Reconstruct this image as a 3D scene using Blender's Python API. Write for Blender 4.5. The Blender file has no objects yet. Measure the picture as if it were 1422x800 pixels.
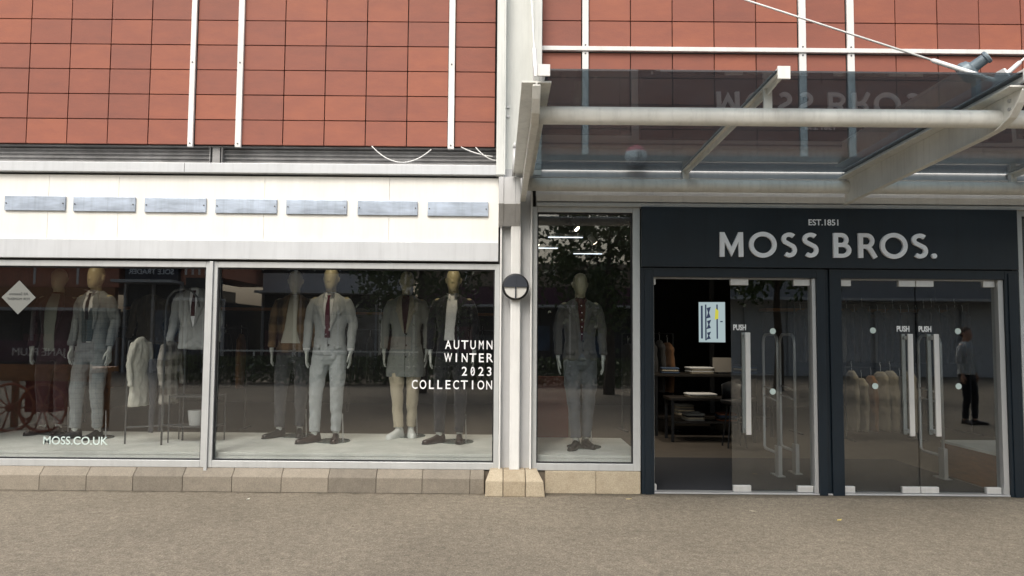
import bpy, bmesh, math, random
from mathutils import Vector, Matrix, noise
from mathutils.bvhtree import BVHTree
random.seed(7)
R = math.radians
PI = math.pi
scene = bpy.context.scene
C = scene.collection

# ------------------------------------------------------------------ materials
def nodes_of(name):
    m = bpy.data.materials.new(name); m.use_nodes = True
    nt = m.node_tree; nt.nodes.clear()
    return m, nt
def N(nt, t, **kw):
    n = nt.nodes.new(t)
    for k, v in kw.items():
        if k in n.inputs: n.inputs[k].default_value = v
        else: setattr(n, k, v)
    return n
def L(nt, a, b): nt.links.new(a, b)
def mat(name, col, rough=.6, metal=0, var=.0, vscale=4, bump=0, bscale=60, spec=.5, col2=None, detail=4, stretch=None, coat=0, streak=0):
    m, nt = nodes_of(name)
    out = N(nt, 'ShaderNodeOutputMaterial'); b = N(nt, 'ShaderNodeBsdfPrincipled')
    b.inputs['Roughness'].default_value = rough; b.inputs['Metallic'].default_value = metal
    b.inputs['Specular IOR Level'].default_value = spec
    if coat: b.inputs['Coat Weight'].default_value = coat
    L(nt, b.outputs[0], out.inputs[0])
    c = (*col, 1)
    tc = N(nt, 'ShaderNodeTexCoord'); src = tc.outputs['Object']
    if stretch:
        mp = N(nt, 'ShaderNodeMapping'); mp.inputs['Scale'].default_value = stretch
        L(nt, src, mp.inputs[0]); src = mp.outputs[0]
    if var > 0:
        n = N(nt, 'ShaderNodeTexNoise', Scale=vscale, Detail=detail, Roughness=.6); L(nt, src, n.inputs['Vector'])
        r = N(nt, 'ShaderNodeMapRange'); r.inputs[1].default_value = .3; r.inputs[2].default_value = .7
        L(nt, n.outputs[0], r.inputs[0])
        mx = N(nt, 'ShaderNodeMix', data_type='RGBA')
        L(nt, r.outputs[0], mx.inputs[0])
        mx.inputs[6].default_value = tuple(x*(1-var) for x in col)+(1,)
        mx.inputs[7].default_value = (tuple(min(1, x*(1+var)) for x in col)+(1,)) if col2 is None else (*col2, 1)
        fin = mx.outputs[2]
        if streak:   # run-off stains and grime
            ms = N(nt, 'ShaderNodeMapping'); ms.inputs['Scale'].default_value = (11, 11, .6); L(nt, tc.outputs['Object'], ms.inputs[0])
            ns = N(nt, 'ShaderNodeTexNoise', Scale=1.6, Detail=6, Roughness=.7); L(nt, ms.outputs[0], ns.inputs['Vector'])
            rs = N(nt, 'ShaderNodeMapRange'); rs.inputs[1].default_value = .48; rs.inputs[2].default_value = .8; rs.inputs[3].default_value = 1; rs.inputs[4].default_value = 1-streak; L(nt, ns.outputs[0], rs.inputs[0])
            mk = N(nt, 'ShaderNodeMix', data_type='RGBA', blend_type='MULTIPLY'); mk.inputs[0].default_value = 1; L(nt, fin, mk.inputs[6]); L(nt, rs.outputs[0], mk.inputs[7]); fin = mk.outputs[2]
        L(nt, fin, b.inputs['Base Color'])
    else: b.inputs['Base Color'].default_value = c
    if bump > 0:
        n2 = N(nt, 'ShaderNodeTexNoise', Scale=bscale, Detail=3); L(nt, src, n2.inputs['Vector'])
        bp = N(nt, 'ShaderNodeBump', Strength=bump, Distance=.01)
        L(nt, n2.outputs[0], bp.inputs['Height']); L(nt, bp.outputs[0], b.inputs['Normal'])
    return m
def emis(name, col, s):
    m, nt = nodes_of(name)
    out = N(nt, 'ShaderNodeOutputMaterial'); e = N(nt, 'ShaderNodeEmission', Strength=s); e.inputs[0].default_value = (*col, 1)
    L(nt, e.outputs[0], out.inputs[0]); return m
def glass(name, tint=(.93, .96, .94), f0=.045, rough=.0, gloss=(1, 1, 1), dust=0):
    """thin architectural glass: clear transmission plus a Schlick reflection on each face"""
    m, nt = nodes_of(name)
    out = N(nt, 'ShaderNodeOutputMaterial'); tr = N(nt, 'ShaderNodeBsdfTransparent'); tr.inputs[0].default_value = (*tint, 1)
    gl = N(nt, 'ShaderNodeBsdfGlossy', Roughness=rough); gl.inputs[0].default_value = (*gloss, 1)
    g = N(nt, 'ShaderNodeNewGeometry')
    d = N(nt, 'ShaderNodeVectorMath', operation='DOT_PRODUCT'); L(nt, g.outputs['Normal'], d.inputs[0]); L(nt, g.outputs['Incoming'], d.inputs[1])
    a = N(nt, 'ShaderNodeMath', operation='ABSOLUTE'); L(nt, d.outputs['Value'], a.inputs[0])
    s = N(nt, 'ShaderNodeMath', operation='SUBTRACT'); s.inputs[0].default_value = 1; L(nt, a.outputs[0], s.inputs[1])
    p = N(nt, 'ShaderNodeMath', operation='POWER'); L(nt, s.outputs[0], p.inputs[0]); p.inputs[1].default_value = 5
    ma = N(nt, 'ShaderNodeMath', operation='MULTIPLY_ADD'); L(nt, p.outputs[0], ma.inputs[0]); ma.inputs[1].default_value = 1-f0; ma.inputs[2].default_value = f0
    mx = N(nt, 'ShaderNodeMixShader'); L(nt, ma.outputs[0], mx.inputs[0]); L(nt, tr.outputs[0], mx.inputs[1]); L(nt, gl.outputs[0], mx.inputs[2])
    last = mx
    if dust:
        df = N(nt, 'ShaderNodeBsdfDiffuse'); df.inputs[0].default_value = (.40, .41, .43, 1); tl = N(nt, 'ShaderNodeBsdfTranslucent'); tl.inputs[0].default_value = (.40, .41, .43, 1)
        ms = N(nt, 'ShaderNodeMixShader'); ms.inputs[0].default_value = .5; L(nt, df.outputs[0], ms.inputs[1]); L(nt, tl.outputs[0], ms.inputs[2])
        tc = N(nt, 'ShaderNodeTexCoord'); nn = N(nt, 'ShaderNodeTexNoise', Scale=2.5, Detail=7, Roughness=.65); L(nt, tc.outputs['Object'], nn.inputs['Vector'])
        mr = N(nt, 'ShaderNodeMapRange'); mr.inputs[1].default_value = .3; mr.inputs[2].default_value = .75; mr.inputs[3].default_value = dust*.6; mr.inputs[4].default_value = dust*1.5; L(nt, nn.outputs[0], mr.inputs[0])
        last = N(nt, 'ShaderNodeMixShader'); L(nt, mr.outputs[0], last.inputs[0]); L(nt, mx.outputs[0], last.inputs[1]); L(nt, ms.outputs[0], last.inputs[2])
    L(nt, last.outputs[0], out.inputs[0]); return m
def check(name, base, line, sx=.05, sz=.06, w=.12, amount=.6, rough=.9, blur=.0, broad=False):
    """woven check / stripe in object space"""
    m, nt = nodes_of(name)
    out = N(nt, 'ShaderNodeOutputMaterial'); b = N(nt, 'ShaderNodeBsdfPrincipled', Roughness=rough)
    b.inputs['Specular IOR Level'].default_value = .15
    b.inputs['Sheen Weight'].default_value = .2
    L(nt, b.outputs[0], out.inputs[0])
    tc = N(nt, 'ShaderNodeTexCoord'); sp = N(nt, 'ShaderNodeSeparateXYZ'); L(nt, tc.outputs['Object'], sp.inputs[0])
    fs = []
    for ax, s in ((0, sx), (2, sz)):
        if not s: continue
        q = N(nt, 'ShaderNodeMath', operation='DIVIDE'); L(nt, sp.outputs[ax], q.inputs[0]); q.inputs[1].default_value = s
        f = N(nt, 'ShaderNodeMath', operation='FRACT'); L(nt, q.outputs[0], f.inputs[0])
        if broad: l = N(nt, 'ShaderNodeMath', operation='PINGPONG'); L(nt, f.outputs[0], l.inputs[0]); l.inputs[1].default_value = .5; g = N(nt, 'ShaderNodeMapRange'); g.inputs[1].default_value = .17; g.inputs[2].default_value = .33; L(nt, l.outputs[0], g.inputs[0]); fs.append(g)
        else: l = N(nt, 'ShaderNodeMath', operation='LESS_THAN'); L(nt, f.outputs[0], l.inputs[0]); l.inputs[1].default_value = w; fs.append(l)
    k = fs[0]
    if len(fs) == 2:
        k = N(nt, 'ShaderNodeMath', operation='ADD'); L(nt, fs[0].outputs[0], k.inputs[0]); L(nt, fs[1].outputs[0], k.inputs[1])
    k2 = N(nt, 'ShaderNodeMath', operation='MULTIPLY'); L(nt, k.outputs[0], k2.inputs[0]); k2.inputs[1].default_value = amount
    mx = N(nt, 'ShaderNodeMix', data_type='RGBA'); L(nt, k2.outputs[0], mx.inputs[0]); mx.inputs[6].default_value = (*base, 1); mx.inputs[7].default_value = (*line, 1)
    n = N(nt, 'ShaderNodeTexNoise', Scale=180, Detail=2); L(nt, tc.outputs['Object'], n.inputs['Vector'])
    mr = N(nt, 'ShaderNodeMapRange'); mr.inputs[3].default_value = .7; mr.inputs[4].default_value = 1.25; L(nt, n.outputs[0], mr.inputs[0])
    mm = N(nt, 'ShaderNodeMix', data_type='RGBA', blend_type='MULTIPLY'); mm.inputs[0].default_value = 1
    L(nt, mx.outputs[2], mm.inputs[6]); L(nt, mr.outputs[0], mm.inputs[7]); L(nt, mm.outputs[2], b.inputs['Base Color'])
    n3 = N(nt, 'ShaderNodeTexNoise', Scale=9, Detail=3); L(nt, tc.outputs['Object'], n3.inputs['Vector'])
    bp = N(nt, 'ShaderNodeBump', Strength=.5, Distance=.03); L(nt, n3.outputs[0], bp.inputs['Height']); L(nt, bp.outputs[0], b.inputs['Normal'])
    return m
def cloth(name, col, rough=.9): return check(name, col, tuple(min(1, c*1.15) for c in col), .004, .004, .5, .5, rough)

M = {}
M['white_paint'] = mat('painted white steel', (.74, .75, .74), .42, var=.06, vscale=3, bump=.08, bscale=40, streak=0.16)
M['bar_white'] = mat('white cladding rail paint', (.72, .73, .72), .4, var=.08, vscale=5, stretch=(1, 1, .3), streak=0.14)
M['canopy_paint'] = mat('weathered pale grey steel paint', (.72, .725, .69), .45, var=.12, vscale=2.5, bump=.1, bscale=30, streak=0.22)
M['column_paint'] = mat('stained white column paint', (.60, .62, .60), .5, var=.12, vscale=3, bump=.1, bscale=30, stretch=(1, 1, .35), detail=7, streak=0.2)
M['alu'] = mat('satin aluminium frame', (.53, .55, .555), .38, .25, var=.05, vscale=6, streak=0.12)
M['alu_grey'] = mat('powder coated pale grey', (.50, .51, .52), .45, .15, var=.06, vscale=4, streak=0.16)
M['band'] = mat('pale grey fascia band', (.56, .585, .61), .4, .1, var=.06, vscale=2, streak=0.14)
M['cream'] = mat('cream fascia panel', (.80, .795, .755), .55, var=.055, vscale=3.2, detail=9, bump=.05, stretch=(1, 1, .4), streak=0.08)
M['dark_gap'] = mat('dark recess', (.015, .015, .015), .9)
M['corr'] = mat('grey corrugated sheet', (.24, .24, .24), .6, .3, var=.3, vscale=4)
M['plate'] = mat('brushed metal cover plate', (.40, .465, .56), .38, .3, var=.30, vscale=2.6, bump=.1, bscale=12, detail=3, stretch=(1, 1, 4), streak=0.25)
M['screw'] = mat('dark screw head', (.12, .12, .13), .4, .8)
M['navy'] = mat('dark navy shopfront paint', (.0075, .0150, .0235), .32, var=.12, vscale=3, bump=.05, bscale=25, streak=0.3)
M['letter'] = mat('pale sign lettering', (.88, .90, .95), .45)
M['steel'] = mat('brushed stainless steel', (.74, .75, .75), .32, .55, var=.08, vscale=12, stretch=(1, 1, .1))
M['steel_matt'] = mat('matt steel', (.5, .51, .52), .4, .5)
M['vinyl'] = mat('white window vinyl', (.80, .82, .84), .5)
M['vinyl_green'] = mat('pale mint window vinyl', (.55, .66, .64), .5)
M['black'] = mat('black plastic', (.012, .013, .016), .45)
M['glass'] = glass('shop window glass', (.895, .908, .908), .092, dust=.008)
M['door_glass'] = glass('toughened door glass', (.90, .92, .92), .09)
M['canopy_glass'] = glass('grey tinted canopy glass', (.34, .395, .43), .055, .0, dust=.065)
M['opal'] = mat('opal lamp diffuser', (.6, .6, .58), .4)
M['platform'] = mat('pale display platform', (.66, .68, .64), .6, var=.13, vscale=3, col2=(.78, .79, .75), detail=6)
M['platform_side'] = mat('brown wood display side', (.19, .075, .025), .5, var=.25, vscale=5, stretch=(1, 1, 6))
M['man_cream'] = mat('cream mannequin skin', (.46, .42, .28), .4, var=.04, coat=.15)
M['man_gold'] = mat('antique gold mannequin skin', (.44, .385, .235), .42, .0, coat=.15)
M['man_hand'] = mat('pale grey mannequin hand', (.55, .58, .56), .4)
M['base_glass'] = mat('grey glass disc', (.16, .19, .18), .15, .2)
M['skin'] = mat('skin', (.45, .27, .2), .5)
M['hair'] = mat('brown hair', (.05, .03, .02), .7, bump=.5, bscale=100)
M['interior_wall'] = mat('charcoal interior wall', (.035, .035, .037), .8, var=.2)
M['interior_ceiling'] = mat('dark interior ceiling', (.05, .05, .05), .9)
M['carpet'] = mat('charcoal entrance matting', (.018, .02, .026), .95, var=.3, vscale=200, bump=.3, bscale=300)
M['shop_floor'] = mat('brown grey shop floor', (.075, .065, .055), .55, var=.15, vscale=4)
M['wood_dark'] = mat('dark display wood', (.02, .016, .013), .5, var=.2)
M['wood_orange'] = mat('orange wood', (.30, .13, .04), .5, var=.2, vscale=6, stretch=(1, 1, 5))

# ground: resin-bound / rolled aggregate
def ground_mat():
    m, nt = nodes_of('brown aggregate paving')
    out = N(nt, 'ShaderNodeOutputMaterial'); b = N(nt, 'ShaderNodeBsdfPrincipled', Roughness=.9); b.inputs['Specular IOR Level'].default_value = .25
    L(nt, b.outputs[0], out.inputs[0])
    tc = N(nt, 'ShaderNodeTexCoord')
    v = N(nt, 'ShaderNodeTexVoronoi', Scale=120); L(nt, tc.outputs['Object'], v.inputs['Vector'])
    cr = N(nt, 'ShaderNodeValToRGB'); L(nt, v.outputs['Color'], cr.inputs[0])
    e = cr.color_ramp.elements
    e[0].position = 0; e[0].color = (.142, .125, .098, 1); e[1].position = 1; e[1].color = (.32, .283, .222, 1)
    x = e.new(.35); x.color = (.182, .159, .125, 1); x = e.new(.7); x.color = (.245, .215, .169, 1)
    n = N(nt, 'ShaderNodeTexNoise', Scale=.55, Detail=6, Roughness=.65); L(nt, tc.outputs['Object'], n.inputs['Vector'])
    mr = N(nt, 'ShaderNodeMapRange'); mr.inputs[1].default_value = .3; mr.inputs[2].default_value = .7; mr.inputs[3].default_value = .83; mr.inputs[4].default_value = 1.17; L(nt, n.outputs[0], mr.inputs[0])
    n2 = N(nt, 'ShaderNodeTexNoise', Scale=14, Detail=4, Roughness=.7); L(nt, tc.outputs['Object'], n2.inputs['Vector'])
    mr2 = N(nt, 'ShaderNodeMapRange'); mr2.inputs[1].default_value = .25; mr2.inputs[2].default_value = .75; mr2.inputs[3].default_value = .74; mr2.inputs[4].default_value = 1.25; L(nt, n2.outputs[0], mr2.inputs[0])
    mu = N(nt, 'ShaderNodeMath', operation='MULTIPLY'); L(nt, mr.outputs[0], mu.inputs[0]); L(nt, mr2.outputs[0], mu.inputs[1])
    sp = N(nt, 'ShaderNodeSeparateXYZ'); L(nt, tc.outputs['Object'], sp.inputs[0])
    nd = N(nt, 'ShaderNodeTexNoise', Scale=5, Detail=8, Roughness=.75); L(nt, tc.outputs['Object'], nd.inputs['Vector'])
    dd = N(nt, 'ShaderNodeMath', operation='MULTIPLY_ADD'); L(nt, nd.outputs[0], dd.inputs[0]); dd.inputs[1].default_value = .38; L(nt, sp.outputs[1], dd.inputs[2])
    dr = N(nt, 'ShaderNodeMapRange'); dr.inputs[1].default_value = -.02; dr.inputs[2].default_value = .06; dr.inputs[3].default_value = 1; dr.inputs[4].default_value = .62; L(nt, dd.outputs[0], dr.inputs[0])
    ng = N(nt, 'ShaderNodeTexNoise', Scale=2.3, Detail=3); L(nt, tc.outputs['Object'], ng.inputs['Vector'])
    vg = N(nt, 'ShaderNodeTexVoronoi', Scale=3.1); L(nt, tc.outputs['Object'], vg.inputs['Vector'])
    gr = N(nt, 'ShaderNodeMapRange'); gr.inputs[1].default_value = .035; gr.inputs[2].default_value = .06; gr.inputs[3].default_value = .72; gr.inputs[4].default_value = 1; L(nt, vg.outputs['Distance'], gr.inputs[0])
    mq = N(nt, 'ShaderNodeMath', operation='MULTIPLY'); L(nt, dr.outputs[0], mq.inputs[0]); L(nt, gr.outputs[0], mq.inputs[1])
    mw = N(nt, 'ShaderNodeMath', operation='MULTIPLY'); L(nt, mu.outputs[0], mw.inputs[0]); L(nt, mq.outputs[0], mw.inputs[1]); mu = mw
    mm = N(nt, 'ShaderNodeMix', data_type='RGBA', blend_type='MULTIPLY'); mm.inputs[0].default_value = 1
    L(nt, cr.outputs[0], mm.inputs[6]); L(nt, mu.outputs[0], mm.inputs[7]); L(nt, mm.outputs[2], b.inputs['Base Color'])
    bp = N(nt, 'ShaderNodeBump', Strength=.5, Distance=.006); L(nt, v.outputs['Distance'], bp.inputs['Height']); L(nt, bp.outputs[0], b.inputs['Normal'])
    return m
M['ground'] = ground_mat()
def stone_mat(name, c1, c2):
    m, nt = nodes_of(name)
    out = N(nt, 'ShaderNodeOutputMaterial'); b = N(nt, 'ShaderNodeBsdfPrincipled', Roughness=.9); b.inputs['Specular IOR Level'].default_value = .2
    L(nt, b.outputs[0], out.inputs[0]); tc = N(nt, 'ShaderNodeTexCoord')
    n = N(nt, 'ShaderNodeTexNoise', Scale=7, Detail=9, Roughness=.72); L(nt, tc.outputs['Object'], n.inputs['Vector'])
    at = N(nt, 'ShaderNodeAttribute', attribute_name='tint')
    ad = N(nt, 'ShaderNodeMath', operation='MULTIPLY_ADD'); L(nt, at.outputs['Fac'], ad.inputs[0]); ad.inputs[1].default_value = .55; L(nt, n.outputs[0], ad.inputs[2])
    mr = N(nt, 'ShaderNodeMapRange'); mr.inputs[1].default_value = .4; mr.inputs[2].default_value = 1.1; L(nt, ad.outputs[0], mr.inputs[0])
    mx = N(nt, 'ShaderNodeMix', data_type='RGBA'); L(nt, mr.outputs[0], mx.inputs[0]); mx.inputs[6].default_value = (*c1, 1); mx.inputs[7].default_value = (*c2, 1)
    n2 = N(nt, 'ShaderNodeTexNoise', Scale=110, Detail=3); L(nt, tc.outputs['Object'], n2.inputs['Vector'])
    m2 = N(nt, 'ShaderNodeMapRange'); m2.inputs[3].default_value = .6; m2.inputs[4].default_value = 1.4; L(nt, n2.outputs[0], m2.inputs[0])
    mm = N(nt, 'ShaderNodeMix', data_type='RGBA', blend_type='MULTIPLY'); mm.inputs[0].default_value = 1
    L(nt, mx.outputs[2], mm.inputs[6]); L(nt, m2.outputs[0], mm.inputs[7]); L(nt, mm.outputs[2], b.inputs['Base Color'])
    bp = N(nt, 'ShaderNodeBump', Strength=.4, Distance=.006); L(nt, n2.outputs[0], bp.inputs['Height']); L(nt, bp.outputs[0], b.inputs['Normal'])
    return m
M['stone'] = stone_mat('rough weathered stone block', (.17, .153, .127), (.29, .258, .21))
M['stone_pale'] = stone_mat('buff sandstone block', (.30, .245, .17), (.46, .40, .30))
def tile_mat():
    m, nt = nodes_of('terracotta cladding tile')
    out = N(nt, 'ShaderNodeOutputMaterial'); b = N(nt, 'ShaderNodeBsdfPrincipled', Roughness=.6); b.inputs['Specular IOR Level'].default_value = .35
    L(nt, b.outputs[0], out.inputs[0]); tc = N(nt, 'ShaderNodeTexCoord')
    at = N(nt, 'ShaderNodeAttribute', attribute_name='tint')
    mp = N(nt, 'ShaderNodeMapping'); mp.inputs['Scale'].default_value = (1, 1, 2.6); L(nt, tc.outputs['Object'], mp.inputs[0])
    n = N(nt, 'ShaderNodeTexNoise', Scale=3.0, Detail=10, Roughness=.72); L(nt, mp.outputs[0], n.inputs['Vector'])
    ad = N(nt, 'ShaderNodeMath', operation='MULTIPLY_ADD'); L(nt, at.outputs['Fac'], ad.inputs[0]); ad.inputs[1].default_value = .38; L(nt, n.outputs[0], ad.inputs[2])
    cr = N(nt, 'ShaderNodeValToRGB'); L(nt, ad.outputs[0], cr.inputs[0]); e = cr.color_ramp.elements
    e[0].position = .35; e[0].color = (.215, .080, .060, 1); e[1].position = 1.15; e[1].color = (.325, .112, .068, 1)
    x = e.new(.68); x.color = (.265, .093, .064, 1)
    L(nt, cr.outputs[0], b.inputs['Base Color'])
    n2 = N(nt, 'ShaderNodeTexNoise', Scale=60, Detail=3); L(nt, tc.outputs['Object'], n2.inputs['Vector'])
    bp = N(nt, 'ShaderNodeBump', Strength=.12, Distance=.01); L(nt, n2.outputs[0], bp.inputs['Height']); L(nt, bp.outputs[0], b.inputs['Normal'])
    return m
M['tile'] = tile_mat()
M['joint_gap'] = mat('open joint behind tiles', (.03, .012, .01), .9)

# ------------------------------------------------------------------ mesh helpers
def box(bm, x0, x1, y0, y1, z0, z1):
    vs = [bm.verts.new(p) for p in ((x0,y0,z0),(x1,y0,z0),(x1,y1,z0),(x0,y1,z0),(x0,y0,z1),(x1,y0,z1),(x1,y1,z1),(x0,y1,z1))]
    fs = [bm.faces.new([vs[i] for i in f]) for f in ((3,2,1,0),(4,5,6,7),(0,1,5,4),(1,2,6,5),(2,3,7,6),(3,0,4,7))]
    return fs
def bx(*a):
    bm = bmesh.new(); box(bm, *a); return bm
def frame_of(d):
    d = d.normalized(); u = d.orthogonal().normalized() if abs(d.z) < .999 else Vector((1, 0, 0)); v = d.cross(u).normalized(); return u, v
def tube(bm, pts, r, n=12, cap=True):
    pts = [Vector(p) for p in pts]; rs = r if isinstance(r, (list, tuple)) else [r]*len(pts)
    rings = []; u0 = None
    for i, p in enumerate(pts):
        d = (pts[min(i+1, len(pts)-1)]-pts[max(i-1, 0)])
        d.normalize()
        if u0 is None: u, v = frame_of(d)
        else:
            u = (u0-d*u0.dot(d)).normalized(); v = d.cross(u)
        u0 = u
        rings.append([bm.verts.new(p+(u*math.cos(a)+v*math.sin(a))*rs[i]) for a in [2*PI*k/n for k in range(n)]])
    for a, b in zip(rings, rings[1:]):
        for k in range(n): bm.faces.new((a[k], a[(k+1) % n], b[(k+1) % n], b[k]))
    if cap:
        bm.faces.new(list(reversed(rings[0]))); bm.faces.new(rings[-1])
    return rings
def loft(bm, rings, cap=True, closed=True):
    vr = [[bm.verts.new(p) for p in r] for r in rings]; n = len(vr[0])
    for a, b in zip(vr, vr[1:]):
        for k in range(n if closed else n-1): bm.faces.new((a[k], a[(k+1) % n], b[(k+1) % n], b[k]))
    if cap: bm.faces.new(list(reversed(vr[0]))); bm.faces.new(vr[-1])
    return vr
def sell(z, cx, cy, rx, ry, n=32, e=2.4):
    out = []
    for k in range(n):
        a = 2*PI*k/n; c, s = math.cos(a), math.sin(a)
        out.append((cx+rx*math.copysign(abs(c)**(2/e), c), cy+ry*math.copysign(abs(s)**(2/e), s), z))
    return out
def prism(bm, poly, y0, y1):
    a = [bm.verts.new((x, y0, z)) for x, z in poly]; b = [bm.verts.new((x, y1, z)) for x, z in poly]; n = len(poly)
    bm.faces.new(list(reversed(a))) ; bm.faces.new(b)
    for k in range(n): bm.faces.new((a[k], a[(k+1) % n], b[(k+1) % n], b[k]))
def prism_x(bm, poly, x0, x1):
    a = [bm.verts.new((x0, y, z)) for y, z in poly]; b = [bm.verts.new((x1, y, z)) for y, z in poly]; n = len(poly)
    bm.faces.new(list(reversed(a))); bm.faces.new(b)
    for k in range(n): bm.faces.new((a[k], a[(k+1) % n], b[(k+1) % n], b[k]))
def disc(bm, c, r, axis='y', t=.01, n=32, r2=None):
    c = Vector(c); d = {'x': Vector((1,0,0)), 'y': Vector((0,1,0)), 'z': Vector((0,0,1))}[axis]
    tube(bm, [c-d*t/2, c+d*t/2], [r, r if r2 is None else r2], n)
def obj(name, bm, m, parent=None, bevel=0, smooth=False, label=None):
    if isinstance(bm, bpy.types.Mesh): me = bm
    else:
        bmesh.ops.recalc_face_normals(bm, faces=bm.faces)
        me = bpy.data.meshes.new(name); bm.to_mesh(me); bm.free()
    if not me.materials: me.materials.append(M[m] if isinstance(m, str) else m)
    if smooth:
        me.polygons.foreach_set('use_smooth', [True]*len(me.polygons)); me.update()
    o = bpy.data.objects.new(name, me); C.objects.link(o)
    if parent: o.parent = parent
    if bevel:
        b = o.modifiers.new('edge', 'BEVEL'); b.width = bevel; b.segments = 2; b.limit_method = 'ANGLE'; b.angle_limit = R(40)
    if label: o['label'] = label
    return o
def pieces(name, bm, m, parent=None, bevel=0, smooth=False):
    """every loose piece of the mesh becomes a part of its own"""
    seen = set(); out = []
    bmesh.ops.recalc_face_normals(bm, faces=bm.faces); bm.verts.index_update(); bm.verts.ensure_lookup_table()
    for v0 in bm.verts:
        if v0.index in seen: continue
        st = [v0]; seen.add(v0.index); comp = []
        while st:
            v = st.pop(); comp.append(v)
            for e in v.link_edges:
                q = e.other_vert(v)
                if q.index not in seen: seen.add(q.index); st.append(q)
        nb = bmesh.new(); mp = {v.index: nb.verts.new(v.co) for v in comp}
        for f in {f for v in comp for f in v.link_faces}: nb.faces.new([mp[v.index] for v in f.verts])
        out.append(obj(name, nb, m, parent, bevel, smooth))
    bm.free(); return out
def tag(o, label=None, cat=None, group=None, kind=None):
    if label: o['label'] = label
    if cat: o['category'] = cat
    if group: o['group'] = group
    if kind: o['kind'] = kind
    return o
def thing(name, label, cat, loc=(0,0,0), rz=0, group=None, scale=1):
    o = bpy.data.objects.new(name, None); C.objects.link(o); o.location = loc; o.rotation_euler = (0, 0, rz); o.scale = (scale,)*3
    o.empty_display_size = .1
    return tag(o, label, cat, group)
def copy_tree(o, parent=None, loc=None, rz=None, label=None):
    c = o.copy(); C.objects.link(c); c.parent = parent
    if loc is not None: c.location = loc
    if rz is not None: c.rotation_euler = (0, 0, rz)
    if label: c['label'] = label
    for ch in list(o.children): copy_tree(ch, c)
    return c
def struct(name, bm, m, label=None):
    o = obj(name, bm, m); o['kind'] = 'structure'
    if label: o['label'] = label
    return o
def text_mesh(s, size, depth=.001, off=0, align='LEFT', sx=1, mirror=False):
    cu = bpy.data.curves.new('t', 'FONT'); cu.body = s; cu.size = size; cu.extrude = depth; cu.offset = off; cu.align_x = align; cu.resolution_u = 4
    o = bpy.data.objects.new('t', cu); C.objects.link(o)
    dg = bpy.context.evaluated_depsgraph_get(); me = bpy.data.meshes.new_from_object(o.evaluated_get(dg))
    bpy.data.objects.remove(o)
    k = -sx if mirror else sx
    me.transform(Matrix(((k,0,0,0),(0,0,-1,0),(0,1,0,0),(0,0,0,1))))
    if mirror: me.flip_normals()
    return me
def text(name, s, size, x, y, z, m, parent=None, back=False, **kw):
    """upright lettering facing -y (or +y when back), left/centre/right aligned at x, baseline z"""
    me = text_mesh(s, size, **kw)
    me.materials.clear()
    me.transform(Matrix.Rotation(PI if back else 0, 4, 'Z')); me.transform(Matrix.Translation((x, y, z)))
    return obj(name, me, m, parent)
def join_text(name, items, m, parent):
    bm = bmesh.new()
    for s, size, x, y, z, kw in items:
        me = text_mesh(s, size, **kw); me.transform(Matrix.Translation((x, y, z))); bm.from_mesh(me)
    me = bpy.data.meshes.new(name); bm.to_mesh(me); bm.free(); me.materials.clear()
    return obj(name, me, m, parent)
def finish(bm, voxel=None, smooth_it=0, disp=0, dscale=.15, sub=0):
    """remesh / smooth a closed body through the modifier stack and return the plain mesh"""
    bmesh.ops.recalc_face_normals(bm, faces=bm.faces)
    me = bpy.data.meshes.new('tmp'); bm.to_mesh(me); bm.free()
    o = bpy.data.objects.new('tmp', me); C.objects.link(o)
    if voxel: r = o.modifiers.new('r', 'REMESH'); r.mode = 'VOXEL'; r.voxel_size = voxel
    if smooth_it: s = o.modifiers.new('s', 'SMOOTH'); s.factor = .6; s.iterations = smooth_it
    if disp:
        t = bpy.data.textures.new('folds', 'CLOUDS'); t.noise_scale = dscale; t.noise_depth = 1
        d = o.modifiers.new('d', 'DISPLACE'); d.texture = t; d.strength = disp; d.mid_level = .5; d.texture_coords = 'LOCAL'
    dg = bpy.context.evaluated_depsgraph_get(); out = bpy.data.meshes.new_from_object(o.evaluated_get(dg))
    bpy.data.objects.remove(o)
    out.polygons.foreach_set('use_smooth', [True]*len(out.polygons)); out.materials.clear()
    return out
def bvh_of(meshes):
    vs = []; fs = []
    for me in meshes:
        o = len(vs); vs += [v.co.copy() for v in me.vertices]; fs += [tuple(i+o for i in p.vertices) for p in me.polygons]
    return BVHTree.FromPolygons(vs, fs)
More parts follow.
